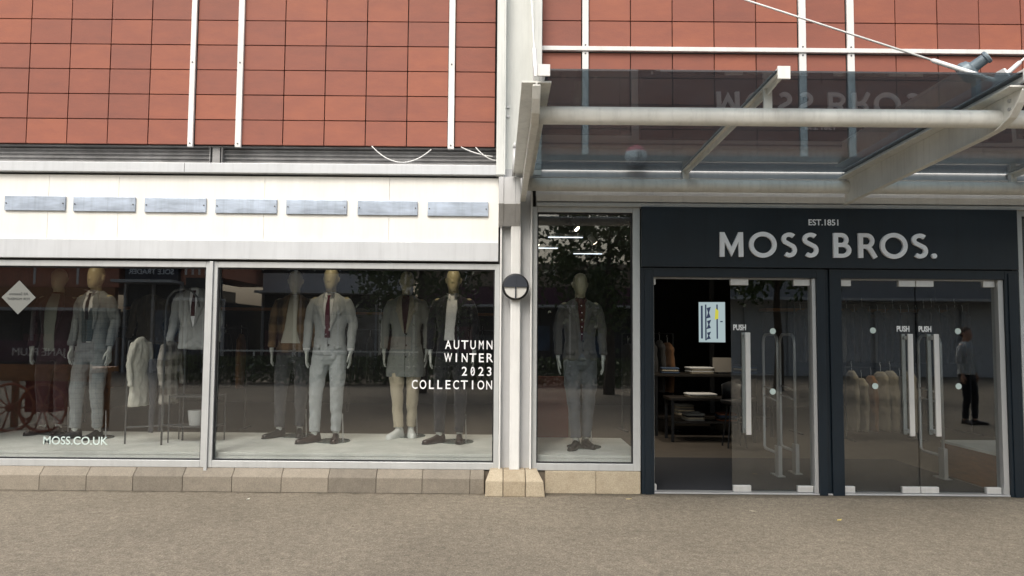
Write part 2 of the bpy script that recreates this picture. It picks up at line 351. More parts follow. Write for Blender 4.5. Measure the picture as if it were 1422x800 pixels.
def patch(rows, bvh, off, cols=7, thick=.004, sub=5):
    """cloth panel lying on a surface: rows are (z, x_left, x_right) from top to bottom"""
    bm = bmesh.new(); zs = []
    for (a, b) in zip(rows, rows[1:]):
        for i in range(sub):
            t = i/sub; zs.append([a[j]+(b[j]-a[j])*t for j in range(3)])
    zs.append(list(rows[-1])); grid = []; last = -.1
    for z, xl, xr in zs:
        row = []
        for c in range(cols):
            x = xl+(xr-xl)*c/(cols-1)
            h = bvh.ray_cast(Vector((x, -1, z)), Vector((0, 1, 0)))
            y = h[0].y if h[0] else last
            last = y; row.append((x, y-off, z))
        grid.append(row)
    f = [[bm.verts.new(p) for p in r] for r in grid]; k = [[bm.verts.new((p[0], p[1]+thick+off*.5, p[2])) for p in r] for r in grid]
    nr, nc = len(grid), cols
    for i in range(nr-1):
        for j in range(nc-1):
            bm.faces.new((f[i][j], f[i+1][j], f[i+1][j+1], f[i][j+1])); bm.faces.new((k[i][j], k[i][j+1], k[i+1][j+1], k[i+1][j]))
    for i in range(nr-1):
        bm.faces.new((f[i][0], k[i][0], k[i+1][0], f[i+1][0])); bm.faces.new((f[i][-1], f[i+1][-1], k[i+1][-1], k[i][-1]))
    for j in range(nc-1):
        bm.faces.new((f[0][j], f[0][j+1], k[0][j+1], k[0][j])); bm.faces.new((f[-1][j], k[-1][j], k[-1][j+1], f[-1][j+1]))
    return bm

# ------------------------------------------------------------------ camera
CAM = Vector((0, -7.6, 1.60)); PIT = R(3.5); ROLL = R(.5); FPX = 1027
cd = bpy.data.cameras.new('camera'); cam = bpy.data.objects.new('camera', cd); C.objects.link(cam)
cd.sensor_fit = 'HORIZONTAL'; cd.sensor_width = 36; cd.lens = FPX/1422*36; cd.shift_x = 21/1422; cd.clip_end = 500; cd.clip_start = .05
cam.matrix_world = Matrix.Translation(CAM) @ Matrix.Rotation(PI/2+PIT, 4, 'X') @ Matrix.Rotation(ROLL, 4, 'Z')
scene.camera = cam

# ------------------------------------------------------------------ ground
g = bmesh.new(); vs = [g.verts.new(p) for p in ((-120,-120,0),(120,-120,0),(120,-.0,0),(-120,-.0,0))]; g.faces.new(vs)
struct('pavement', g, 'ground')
g = bmesh.new(); vs = [g.verts.new(p) for p in ((-7.9,0,.004),(7.9,0,.004),(7.9,9.2,.004),(-7.9,9.2,.004))]; g.faces.new(vs)
struct('shop_floor', g, 'shop_floor')
struct('entrance_mat', bx(1.6, 5.15, .09, 2.1, .006, .014), 'carpet')

# ------------------------------------------------------------------ shop building
B = thing('shop_building', 'terracotta tiled retail unit with cream fascia, aluminium shop windows and twin glass entrance doors', 'building')
def tinted(bm_fn, name, m, parent, bevel=0):
    """boxes that each carry a random tint value"""
    bm = bmesh.new(); lay = bm.faces.layers.float.new('tint'); bm_fn(bm, lay)
    return obj(name, bm, m, parent, bevel)
def tiles(xcols, zrows, y0, name):
    def fn(bm, lay):
        for (xa, xb) in xcols:
            for (za, zb) in zrows:
                g = .0055; t = random.random()
                dy = random.uniform(-.0015, .0015)
                for f in box(bm, xa+g, xb-g, y0+dy, y0+.03, za+g, zb-g): f[lay] = t
    return tinted(fn, name, 'tile', B)
def cols(start, widths):
    out = []; x = start
    for w in widths:
        if w > 0: out.append((x, x+w))
        x += abs(w)
    return out
TW = .4365
left_cols = [(-.477-TW*k, -.477-TW*(k-1)) for k in range(0, 1)]
# left wall: columns counted from the right edge leftwards
lc = [(-.475, -.036)]; x = -.545
for k in range(5): lc.append((x-TW*1.022, x)); x -= TW*1.022
x = -2.835; lc.append((x-.449, x)); x = -3.348
for k in range(9): lc.append((x-.4385, x)); x -= .4385
zl = [(3.605+.2755*k, 3.605+.2755*(k+1)) for k in range(0, 8)]
tiles(lc, zl, .28, 'tile_cladding')
obj('backing_wall', bx(-7.9, 0, .315, .45, 3.60, 5.85), 'dark_gap', B)
for xa, xb in ((-3.344, -3.288), (-2.833, -2.770), (-.543, -.477)):
    bm = bmesh.new(); box(bm, xa, xb, .245, .279, 3.575, 5.85)
    o = obj('cladding_rail', bm, 'bar_white', B, .003)
    bm = bmesh.new()
    for z in (3.61, 4.5, 5.3): disc(bm, ((xa+xb)/2, .243, z), .009, 'y', .006, 10)
    pieces('screw', bm, 'screw', o)
# right wall
rc = [(.452, .868)]; x = .942
for k in range(5): rc.append((x, x+.4395)); x += .4395
rc.append((3.222, 3.645)); x = 3.727
for k in range(9): rc.append((x, x+.4415)); x += .4415
zr = [(4.608+.284*k, 4.608+.284*(k+1)) for k in range(4)]+[(4.282, 4.550), (3.998, 4.282), (3.738, 3.998), (3.46, 3.738)]
tiles(rc, zr, 0, 'tile_cladding')
obj('backing_wall', bx(.45, 7.9, .035, .2, 3.3, 5.85), 'dark_gap', B)
for xa, xb in ((.873, .938), (3.143, 3.217), (3.650, 3.722)):
    o = obj('cladding_rail', bx(xa, xb, -.028, -.001, 3.46, 4.553), 'bar_white', B, .003)
    obj('cladding_rail', bx(xa, xb, -.028, -.001, 4.606, 5.85), 'bar_white', B, .003)
    bm = bmesh.new()
    for z in (4.53, 4.62, 5.2): disc(bm, ((xa+xb)/2, -.030, z), .009, 'y', .006, 10)
    pieces('screw', bm, 'screw', o)
obj('cladding_rail', bx(.45, 7.9, -.045, -.001, 4.556, 4.603), 'bar_white', B, .004)
# recess with corrugated sheet beneath left tiles
bm = bmesh.new(); prof = []
z = 3.2
while z < 3.75: prof += [(.40, z), (.38, z+.010), (.38, z+.024), (.40, z+.034)]; z += .044
rr = [[(-7.9, y, zz) for y, zz in prof], [(0, y, zz) for y, zz in prof]]
loft(bm, rr, False, False); obj('corrugated_sheet', bm, 'corr', B)
obj('soffit', bx(-7.9, 0, .315, .66, 3.593, 3.599), 'corr', B)
bm = bmesh.new(); box(bm, -3.10, -3.02, .33, .37, 3.32, 3.592); box(bm, -3.13, -3.122, .32, .37, 3.32, 3.592); box(bm, -3.0, -2.992, .32, .37, 3.32, 3.592)
pieces('support_post', bm, 'corr', B)
# loose white cable loops under the tiles
bm = bmesh.new()
def catenary(x0, x1, z0, z1, sag, y, n=18):
    return [(x0+(x1-x0)*t, y-.05*math.sin(PI*t), z0+(z1-z0)*t-sag*4*t*(1-t)) for t in [i/n for i in range(n+1)]]
tube(bm, catenary(-1.36, -.72, 3.60, 3.57, .17, .26), .006, 8)
tube(bm, catenary(-.40, -.06, 3.60, 3.50, .03, .26), .006, 8)
tube(bm, catenary(-.24, -.02, 3.59, 3.45, .04, .24), .006, 8)
pieces('cable', bm, 'white_paint', B, smooth=True)
# fascia
obj('fascia_cap', bx(-7.9, .012, -.12, .5, 3.215, 3.318), 'band', B, .006)
bm = bmesh.new()
for j in (-6.4, -3.21): box(bm, j, j+.004, -.1215, -.119, 3.22, 3.312)
pieces('joint', bm, 'dark_gap', B)
obj('shadow_strip', bx(-7.9, .012, -.03, .1, 3.195, 3.214), 'dark_gap', B)  # near-black strip, paints in the shadow line under the cap
bm = bmesh.new()
js = [-7.9, -6.6, -5.2, -4.72, -3.92, -2.42, -1.12, .012]
js = [-7.9, -6.1, -4.62, -3.90, -2.40, -1.115, .012]
for a, b in zip(js, js[1:]): box(bm, a+.0013, b-.0013, -.06, .06, 2.527, 3.194)
obj('fascia_panel', bm, 'cream', B, .001)
px = [(-5.058, -4.435), (-4.354, -3.717), (-3.621, -2.991), (-2.895, -2.265), (-2.169, -1.547), (-1.436, -.821), (-.718, -.096)]
for i, (a, b) in enumerate(px):
    zc = 2.892-.0035*i
    o = obj('cover_plate', bx(a, b, -.082, -.0605, zc-.077, zc+.073), 'plate', B, .004)
    bm = bmesh.new()
    for x in (a+.02, b-.02): disc(bm, (x, -.085, zc-.003), .007, 'y', .008, 10)
    pieces('screw', bm, 'screw', o)
obj('fascia_band', bx(-7.9, .012, -.09, .06, 2.330, 2.5245), 'band', B, .005)
obj('shadow_strip', bx(-7.9, .012, -.04, .06, 2.312, 2.329), 'dark_gap', B)  # near-black strip for the shadow line below the grey band

def window(x0, x1, z0, z1, jl, jr, head=.05, sill=.06, y=-.05, depth=.1, label=None, m='alu'):
    """frame outer rectangle x0..x1, z0..z1; pane behind; returns the frame"""
    bm = bmesh.new()
    box(bm, x0, x0+jl, y, y+depth, z0, z1); box(bm, x1-jr, x1, y, y+depth, z0, z1)
    box(bm, x0+jl, x1-jr, y, y+depth, z1-head, z1); box(bm, x0+jl, x1-jr, y, y+depth, z0, z0+sill)
    fr = obj('window', bm, m, B, .004, label=label)
    bm = bmesh.new(); e = .012
    a, b, c, d = x0+jl, x1-jr, z0+sill, z1-head
    box(bm, a, a+e, y+.02, y+.05, c, d); box(bm, b-e, b, y+.02, y+.05, c, d); box(bm, a+e, b-e, y+.02, y+.05, d-e, d); box(bm, a+e, b-e, y+.02, y+.05, c, c+e)
    obj('gasket', bm, 'black', fr)
    obj('pane', bx(a+e*.5, b-e*.5, 0, .010, c+e*.5, d-e*.5), 'glass', fr)
    return fr
ZB, ZT = .225, 2.308
wa = window(-5.95, -2.935, ZB, ZT, .06, .045, .06, .07, label='left shop window with clothes rails behind the glass')
wb = window(-2.90, .028, ZB, ZT, .04, .05, .06, .07, label='middle shop window with four dressed mannequins')
obj('mullion', bx(-2.934, -2.901, -.075, .05, .17, ZT), 'alu', B, .003)
wc = window(.362, 1.466, .225, 2.905, .05, .075, .055, .07, label='narrow tall shop window beside the entrance')
wd = window(5.345, 7.0, .225, 2.905, .05, .06, .055, .07, label='shop window right of the entrance')
# lettering on the glass
TX = -.036
def mono(s, xr, z, size, pitch, extra=[]):
    it = []
    for i, ch in enumerate(s):
        xc = xr-pitch*(len(s)-i-.5)
        it.append((ch, size, xc, -.006, z, dict(align='CENTER', depth=.0006, off=.0012, sx=.60 if ch in 'MW' else (.95 if ch in 'ILTER123' else .72))))
    return it
for s, zb in (('AUTUMN', 1.436), ('WINTER', 1.304), ('2023', 1.166), ('COLLECTION', 1.028)): join_text('window_lettering', mono(s, TX+.008, zb, .128, .0845), 'vinyl', wb)
bm = bmesh.new(); z0 = 1.166; xz = TX+.008-.0845*2.5
tube(bm, [(xz-.016, -.0072, z0+.022), (xz+.016, -.0072, z0+.072)], .0045, 6); obj('zero_slash', bm, 'vinyl', wb)
text('window_lettering', 'MOSS.CO.UK', .115, -4.60, -.006, .435, 'vinyl_green', wa, depth=.0005, sx=.98, off=.0008)
# diamond sticker at left
bm = bmesh.new(); cx, cz, h = -4.915, 1.925, .175
prism(bm, [(cx-h, cz), (cx, cz-h*1.0), (cx+h, cz), (cx, cz+h*1.0)], -.004, -.0015)
o = obj('sticker', bm, mat('grey sticker', (.17, .18, .17), .6), wa)
text('sticker_text', 'All Seasons', .043, cx, -.0052, cz+.022, 'black', wa, align='CENTER', depth=.0004, mirror=True)
text('sticker_text', 'FOR MOMENT', .036, cx, -.0052, cz-.028, 'black', wa, align='CENTER', depth=.0004, mirror=True)

# plinth
def plinth(x0, x1, ws, m='stone', top=.225, yf=-.13, cham=True, group=None):
    def fn(bm, lay):
        x = x0; i = 0
        while x < x1-.01:
            w = min(ws*random.uniform(.96, 1.04), x1-x); 
            if x1-x-w < .12: w = x1-x
            t = random.random(); n0 = len(bm.faces)
            g = .0015; pr = [(yf, .0), (.04, .0), (.04, top), (yf+.085, top), (yf, top-.075)] if cham else [(yf, 0), (.04, 0), (.04, top), (yf, top)]
            prism_x(bm, pr, x+g, x+w-g)
            bm.faces.ensure_lookup_table()
            for f in bm.faces[n0:]: f[lay] = t
            x += w
    return tinted(fn, 'stone_plinth', m, B, .006)
plinth(-7.9, -.11, .478)
plinth(.50, 1.462, .52, 'stone_pale', .222, -.07, False)
plinth(5.345, 7.9, .52, 'stone_pale', .222, -.07, False)
obj('mortar', bx(-7.9, 1.46, -.03, .03, -.01, .215), mat('mortar', (.13, .11, .085), .95), B)
# pier base
def fn(bm, lay):
    for a, b, t in ((-.098, .075, .9), (.080, .295, .35), (.300, .49, .8)):
        n0 = len(bm.faces)
        pr = [(-.24, 0), (.0, 0), (.0, .245), (-.14, .245), (-.24, .15)]
        A = [bm.verts.new((a, y, z)) for y, z in pr]; 
        Bv = [bm.verts.new((b, y, z)) for y, z in pr]
        if a < 0: A[3].co.x += .045; A[2].co.x += .045
        if b > .45: Bv[3].co.x -= .075; Bv[2].co.x -= .075; Bv[4].co.x -= .015
        bm.faces.new(list(reversed(A))); bm.faces.new(Bv)
        for k in range(5): bm.faces.new((A[k], A[(k+1) % 5], Bv[(k+1) % 5], Bv[k]))
        bm.faces.ensure_lookup_table()
        for f in bm.faces[n0:]: f[lay] = t
tinted(fn, 'pier_base', 'stone_pale', B, .008)
# post between windows
bm = bmesh.new(); box(bm, .030, .360, -.02, .10, .236, 3.3); obj('post_cover', bm, 'alu_grey', B)
bm = bmesh.new(); box(bm, .030, .048, -.10, -.021, .236, 3.2); box(bm, .340, .358, -.10, -.021, .246, 3.1); pieces('post_fin', bm, 'white_paint', B, .003)
bm = bmesh.new(); box(bm, .138, .240, -.125, -.021, .20, 3.0); obj('downpipe', bm, 'white_paint', B, .012)
# column above
bm = bmesh.new(); box(bm, -.018, .058, -.16, .30, 3.21, 5.85); box(bm, .368, .444, -.16, .20, 3.21, 5.85); box(bm, .058, .368, .0, .03, 3.21, 5.85)
box(bm, .058, .075, -.160, -.14, 3.21, 5.85); box(bm, .351, .368, -.160, -.14, 3.21, 5.85)
o = obj('steel_column', bm, 'column_paint', B, .004)
bm = bmesh.new()
for z in (3.86, 3.96, 5.3):
    for x in (.10,): disc(bm, (x, -.008, z), .016, 'y', .016, 8)
pieces('bolt', bm, 'steel_matt', o)
# shoe at foot of column
bm = bmesh.new(); pr = [(-.30, 3.16), (-.30, 2.89), (-.13, 2.69), (.0, 2.69), (.0, 3.16)]
prism_x(bm, pr, .010, .060); prism_x(bm, [(y+.012, z) if y < -.2 else (y, z) for y, z in pr], .061, .180); prism_x(bm, pr, .181, .228)
obj('column_shoe', bm, 'alu_grey', B, .003)
# lintel zone over right bay
obj('lintel', bx(.40, 7.9, -.03, .10, 2.915, 3.3), 'white_paint', B, .004)
obj('lintel_trim', bx(.40, 7.9, -.07, -.031, 2.96, 3.03), 'white_paint', B, .004)
obj('lintel_trim', bx(.40, 7.9, -.085, -.031, 2.906, 2.945), 'alu', B, .004)
# shell: back wall, side walls, ceilings, roof
obj('back_wall', bx(-7.9, 7.9, 9.2, 9.35, 0, 3.6), 'interior_wall', B)
obj('side_wall', bx(-8.05, -7.901, -.0, 9.35, 0, 5.85), 'interior_wall', B)
obj('side_wall', bx(7.901, 8.05, -.0, 9.35, 0, 5.85), 'interior_wall', B)
obj('ceiling', bx(-7.9, 7.9, .11, 9.2, 3.05, 3.15), 'interior_ceiling', B)
obj('roof', bx(-8.05, 8.05, -.02, 9.35, 5.852, 6.0), 'alu_grey', B)
obj('end_pier', bx(-7.9, -5.951, -.05, .1, .225, 2.31), 'alu_grey', B)
obj('end_pier', bx(7.001, 7.9, -.05, .1, .225, 2.905), 'alu_grey', B)
# display platforms
def platform(x0, x1, y1=1.55, z=.36, side='platform'):
    o = obj('display_platform', bx(x0, x1, .055, y1, z-.03, z), 'platform', B, .003)
    obj('platform_side', bx(x0+.01, x1-.01, .06, y1-.01, .006, z-.031), side, o)
platform(-5.9, .2); platform(.36, 1.50, 1.35); platform(5.21, 7.0, 1.15, .40, 'platform_side')
obj('partition', bx(.20, .33, .12, 1.5, .006, 3.04), 'interior_wall', B)
# entrance frame
bm = bmesh.new(); Y0, Y1 = -.07, .08
box(bm, 1.472, 1.600, Y0, Y1, 0, 2.285); box(bm, 3.262, 3.345, Y0, Y1, 0, 2.285); box(bm, 3.395, 3.515, Y0, Y1, 0, 2.285); box(bm, 5.182, 5.325, Y0, Y1, 0, 2.285)
box(bm, 1.600, 3.262, Y0, Y1, 2.190, 2.285); box(bm, 3.515, 5.182, Y0, Y1, 2.190, 2.285)
ef = obj('entrance_frame', bm, 'navy', B, .004)
bm = bmesh.new(); box(bm, 1.505, 1.57, Y0-.012, Y0-.001, .0, 2.25); box(bm, 5.215, 5.29, Y0-.012, Y0-.001, 0, 2.25)
box(bm, 3.346, 3.394, -.045, .06, 0, 2.285); pieces('frame_trim', bm, 'navy', ef, .003)
bm = bmesh.new(); box(bm, 3.222, 3.260, -.05, .06, .02, 2.188); box(bm, 5.125, 5.180, -.05, .06, .02, 2.188); box(bm, 1.602, 1.612, -.02, .06, .02, 2.188)
pieces('closing_post', bm, 'steel_matt', ef, .003)
obj('threshold', bx(1.60, 5.182, -.06, .07, .004, .018), 'steel_matt', ef, .003)
bm = bmesh.new(); box(bm, 1.613, 3.221, -.015, .05, 2.176, 2.189); box(bm, 3.516, 5.124, -.015, .05, 2.176, 2.189); pieces('track', bm, 'steel_matt', ef)
def patchfit(x0, x1, z0, z1, door):
    bm = bmesh.new(); box(bm, x0, x1, -.016, .026, z0, z1); o = obj('patch_fitting', bm, 'steel', door, .004)
    return o
def door(x0, x1, label, hx, push, fits, dots, hinge_open=False):
    d = bpy.data.objects.new('door', None); C.objects.link(d); d.parent = B; d['label'] = label; d.empty_display_size = .1
    d.location = (x0, .0, 0); W = x1-x0
    obj('pane', bx(.004, W-.004, 0, .010, .035, 2.170), 'door_glass', d, .001)
    for a, b, zz in fits:
        (z0, z1) = (2.115, 2.178) if zz else (.022, .085)
        patchfit(a-x0, b-x0, z0, z1, d)
    if hx is not None:
        for y, s in ((-.075, 1), (.055, 1)):
            bm = bmesh.new(); X = hx-x0; w = .026 if y < 0 else .018
            box(bm, X-w, X+w, y, y+.02, .60, 1.63)
            ya, yb = (y+.021, -.001) if y < 0 else (.011, y-.001)
            box(bm, X-.012, X+.012, ya, yb, .62, .66); box(bm, X-.012, X+.012, ya, yb, 1.57, 1.61)
            obj('handle', bm, 'steel', d, .003)
    if push is not None:
        text('push_sign', 'PUSH', .078, push-x0, -.004, 1.655, 'vinyl', d, align='CENTER', depth=.0005, off=.003, sx=.72)
    for x, z in dots:
        bm = bmesh.new(); disc(bm, (x-x0, -.0025, z), .031, 'y', .003, 24); obj('glazing_dot', bm, 'vinyl_green', d)
    return d
d2 = door(2.40, 3.22, 'closed right leaf of the left door pair', 2.553, 2.494, [(2.40, 2.585, 1), (3.05, 3.218, 1), (2.41, 2.59, 0), (3.06, 3.218, 0)], [(2.834, 1.645), (2.825, 1.03)])
d1 = door(1.62, 2.40, 'left leaf standing open into the shop', 2.25, None, [(1.622, 1.70, 1), (1.622, 1.70, 0)], [])
d1.rotation_euler = (0, 0, R(87))
d3 = door(3.520, 4.303, 'left leaf of the right door pair', 4.205, 4.170, [(3.522, 3.64, 1), (4.13, 4.301, 1), (3.522, 3.64, 0), (4.12, 4.301, 0)], [(3.861, 1.662), (3.872, 1.095)])
d4 = door(4.307, 5.122, 'right leaf of the right door pair', 4.470, 4.395, [(4.309, 4.49, 1), (5.0, 5.12, 1), (4.309, 4.49, 0), (4.97, 5.12, 0)], [(4.733, 1.662), (4.724, 1.10)])
for o in list(d3.children)+list(d4.children): pass
# stickers in the far right window
bm = bmesh.new(); box(bm, 5.405, 5.52, -.004, -.001, .50, .67); s = obj('sticker', bm, 'vinyl', wd)
bm = bmesh.new(); box(bm, 5.41, 5.515, -.0065, -.0045, .545, .59); obj('sticker_panel', bm, mat('teal print', (.10, .40, .36), .5), wd)

# ------------------------------------------------------------------ entrance sign
S = thing('shop_sign', 'long navy sign board with raised pale MOSS BROS. lettering above the doors', 'sign', (3.4, -.10, 2.29))
obj('sign_board', bx(-1.928, 1.912, -.002, .035, .0, .614), 'navy', S, .004)
obj('sign_return', bx(-1.920, 1.904, .036, .068, .006, .608), 'navy', S)
def stroke(bm, pts, w, y0, y1, closed=False):
    pts = [Vector((p[0], p[1])) for p in pts]; n = len(pts); Lf = []; Rt = []
    for i, p in enumerate(pts):
        if closed: a, b = pts[i-1], pts[(i+1) % n]
        else: a, b = pts[max(i-1, 0)], pts[min(i+1, n-1)]
        d1 = (p-a).normalized() if (p-a).length > 1e-9 else (b-p).normalized(); d2 = (b-p).normalized() if (b-p).length > 1e-9 else d1
        n1 = Vector((-d1.y, d1.x)); n2 = Vector((-d2.y, d2.x)); m = (n1+n2).normalized(); k = w/2/max(.3, m.dot(n1))
        Lf.append(p+m*k); Rt.append(p-m*k)
    def mk(q, y): return bm.verts.new((q.x, y, q.y))
    a = [mk(q, y0) for q in Lf]; b = [mk(q, y0) for q in Rt]; c = [mk(q, y1) for q in Lf]; d = [mk(q, y1) for q in Rt]
    for i in range(n if closed else n-1):
        j = (i+1) % n
        bm.faces.new((a[i], b[i], b[j], a[j])); bm.faces.new((c[j], d[j], d[i], c[i])); bm.faces.new((a[j], c[j], c[i], a[i])); bm.faces.new((b[i], d[i], d[j], b[j]))
    if not closed:
        bm.faces.new((a[0], c[0], d[0], b[0])); bm.faces.new((a[-1], b[-1], d[-1], c[-1]))
def arc(cx, cy, rx, ry, a0, a1, n=16): return [(cx+rx*math.cos(R(a0+(a1-a0)*i/n)), cy+ry*math.sin(R(a0+(a1-a0)*i/n))) for i in range(n+1)]
def letter(ch, x0, x1, zb, h, sw):
    """Humanist capitals from strokes; unit box scaled to x0..x1 and cap height h"""
    W = (x1-x0); s = sw; bm = bmesh.new(); a, b = s/2, W-s/2; t = s*.86
    T, Bo = h-t/2, t/2
    if ch == 'M':
        stroke(bm, [(a, 0), (a+.012*W, h*.995)], s, 0, -.0260)
        stroke(bm, [(a+.02*W, h*.96), (W/2, h*.20), (b-.02*W, h*.96)], s*.86, 0, -.0265); stroke(bm, [(b-.012*W, h*.995), (b, 0)], s, 0, -.027)
    elif ch == 'O': stroke(bm, arc(W/2, h/2, W/2-s/2, h/2-t/2+.004, 0, 360, 40)[:-1], s*.95, 0, -.026, True)
    elif ch == 'S':
        r1 = h*.255-t/2*.9; r2 = h*.285-t/2*.9; cu = T-r1; cl = Bo+r2
        p = [(W/2+(W/2-s*.45)*math.cos(R(q)), cu+r1*math.sin(R(q))) for q in range(38, 226, 14)]
        m1 = p[-1]; p2 = [(W/2+(W/2-s*.5)*math.cos(R(q)), cl+r2*math.sin(R(q))) for q in range(46, -150, -14)]
        stroke(bm, p+p2, s*.9, 0, -.026)
    elif ch in 'BR':
        stroke(bm, [(a, 0), (a, h)], s, 0, -.026); mz = h*.52 if ch == 'B' else h*.46
        if ch == 'B':
            r = (T-mz)/2; stroke(bm, [(a, T), (W*.45, T)]+[(W*.45+(W*.80-s/2-W*.45+.01)*math.cos(R(q)), T-r+r*math.sin(R(q))) for q in range(75, -90, -15)]+[(W*.45, mz), (a, mz)], t, 0, -.0265)
            r = (mz-Bo)/2; stroke(bm, [(a, mz-.001), (W*.48, mz-.001)]+[(W*.48+(b-W*.48)*math.cos(R(q)), Bo+r+r*math.sin(R(q))) for q in range(75, -90, -15)]+[(W*.48, Bo), (a, Bo)], t, 0, -.027)
        else:
            r = (T-mz)/2; stroke(bm, [(a, T), (W*.42, T)]+[(W*.42+(W*.84-s/2-W*.42)*math.cos(R(q)), T-r+r*math.sin(R(q))) for q in range(75, -90, -15)]+[(W*.42, mz), (a, mz)], t, 0, -.0265)
            stroke(bm, [(W*.45, mz), (W*.62, h*.34), (W-s*.55, 0)], s*.95, 0, -.0275)
    elif ch == '.': disc(bm, (W/2, -.013, s*.55), s*.55, 'y', .026, 20)
    me = obj('letter', bm, 'letter', S); me.location = (x0-3.4, -.003, zb-2.29); return me
for ch, a, b in (('M', 2.262, 2.501), ('O', 2.560, 2.842), ('S', 2.893, 3.047), ('S', 3.106, 3.267), ('B', 3.418, 3.601), ('R', 3.671, 3.869), ('O', 3.893, 4.172), ('S', 4.217, 4.379), ('.', 4.412, 4.470)):
    letter(ch, a, b, 2.396, .252, .047)
text('small_lettering', 'EST.1851', .086, (3.162+3.506)/2-3.4, -.0045, 2.729-2.29, 'letter', S, align='CENTER', depth=.002, off=.0012, sx=1.0)

# ------------------------------------------------------------------ wall lamp
Lm = thing('bulkhead_lamp', 'round black bulkhead lamp with half-moon lens mounted on the white post', 'wall lamp', (.188, -.13, 2.068))
bm = bmesh.new(); tube(bm, [(0, 0, 0), (0, -.04, 0), (0, -.055, 0)], [.135, .135, .122], 40); obj('housing', bm, 'black', Lm, .003, smooth=False)
bm = bmesh.new(); pts = arc(0, 0, .112, .112, 180, 360, 24); prism(bm, [(x, z-.004) for x, z in pts], -.064, -.056); obj('lens', bm, 'opal', Lm, .003)
bm = bmesh.new(); pts = arc(0, 0, .118, .118, 0, 180, 24); prism(bm, [(x, z) for x, z in pts], -.078, -.056); box(bm, -.006, .006, -.082, -.0565, -.122, .118)
box(bm, -.115, .115, -.079, -.0775, -.004, .004)
obj('visor', bm, mat('navy black lamp paint', (.03, .036, .05), .4), Lm, .004)

# ------------------------------------------------------------------ canopy
K = thing('entrance_canopy', 'projecting steel canopy of white tubes and grey tinted glass over the entrance', 'canopy', (2, -.1, 3.1))
def k(bm):  # world -> canopy local
    bmesh.ops.translate(bm, verts=bm.verts, vec=(-2, .1, -3.1)); return bm
ZBk, ZFr, YB, YF = 3.262, 3.362, -.13, -2.74
def gz(y): return ZBk+(ZFr-ZBk)*(YB-y)/(YB-YF)
bm = bmesh.new(); tube(bm, [(.25, -2.45, 3.142), (7.6, -2.45, 3.142)], .063, 28); obj('front_tube', k(bm), 'canopy_paint', K, smooth=True)
bm = bmesh.new(); tube(bm, [(.25, -.20, 3.105), (7.6, -.20, 3.105)], .065, 28); obj('rear_tube', k(bm), 'canopy_paint', K, smooth=True)
bm = bmesh.new(); box(bm, .33, 7.6, -.14, -.128, 3.185, 3.262); box(bm, .33, 7.6, -.20, -.141, 3.185, 3.192); obj('rear_angle', k(bm), 'alu_grey', K)
# glass panels between bars
gb = [.28, 1.90, 3.56, 5.21, 6.86, 7.6]
for a, b in zip(gb, gb[1:]):
    bm = bmesh.new(); prism_x(bm, [(YB-.03, gz(YB-.03)), (YF, gz(YF)), (YF, gz(YF)+.012), (YB-.03, gz(YB-.03)+.012)], a+.012, b-.012)
    obj('glass_panel', k(bm), 'canopy_glass', K)
def beam(X, gx=0):
    bm = bmesh.new(); t = .007
    top = lambda y: gz(y)-.078
    yy = [-.14, -.8, -1.6, -2.3, -2.48, -2.60, -2.68, -2.73]; dp = [.235, .23, .22, .210, .20, .155, .08, .012]
    pr = [(y, top(y)) for y in yy]+[(y, top(y)-d) for y, d in reversed(list(zip(yy, dp)))]
    prism_x(bm, pr, X-t, X+t)
    # top flange
    prism_x(bm, [(-.14, top(-.14)), (-2.72, top(-2.72)), (-2.72, top(-2.72)+.014), (-.14, top(-.14)+.014)], X-.10, X+.10)
    # bottom flange follows the curve
    for (ya, da), (yb, db) in zip(zip(yy, dp), zip(yy[1:], dp[1:])):
        prism_x(bm, [(ya, top(ya)-da), (yb, top(yb)-db), (yb, top(yb)-db-.012), (ya, top(ya)-da-.012)], X-.028, X+.028)
    o = obj('cantilever_beam', k(bm), 'canopy_paint', K, .003)
    bm = bmesh.new()
    for dz in (-.03, .03):
        for y in (-2.30, -2.58): disc(bm, (X-.012, y, top(y)-.075+dz), .013, 'x', .012, 8)
    pieces('bolt', k(bm), 'steel_matt', o)
    bm = bmesh.new(); X += gx  # glazing bar over beam
    prism_x(bm, [(YB, gz(YB)-.04), (YF, gz(YF)-.04), (YF, gz(YF)-.001), (YB, gz(YB)-.001)], X-.012, X+.012)
    prism_x(bm, [(YB, gz(YB)+.0135), (YF-.02, gz(YF-.02)+.0135), (YF-.02, gz(YF-.02)+.028), (YB, gz(YB)+.028)], X-.04, X+.04)
    box(bm, X-.042, X+.042, YF-.035, YF-.021, gz(YF)-.05, gz(YF)+.03)
    obj('glazing_bar', k(bm), 'white_paint', K, .002)
for X in (.255, 3.54, 6.86): beam(X, .045 if X < 1 else 0)
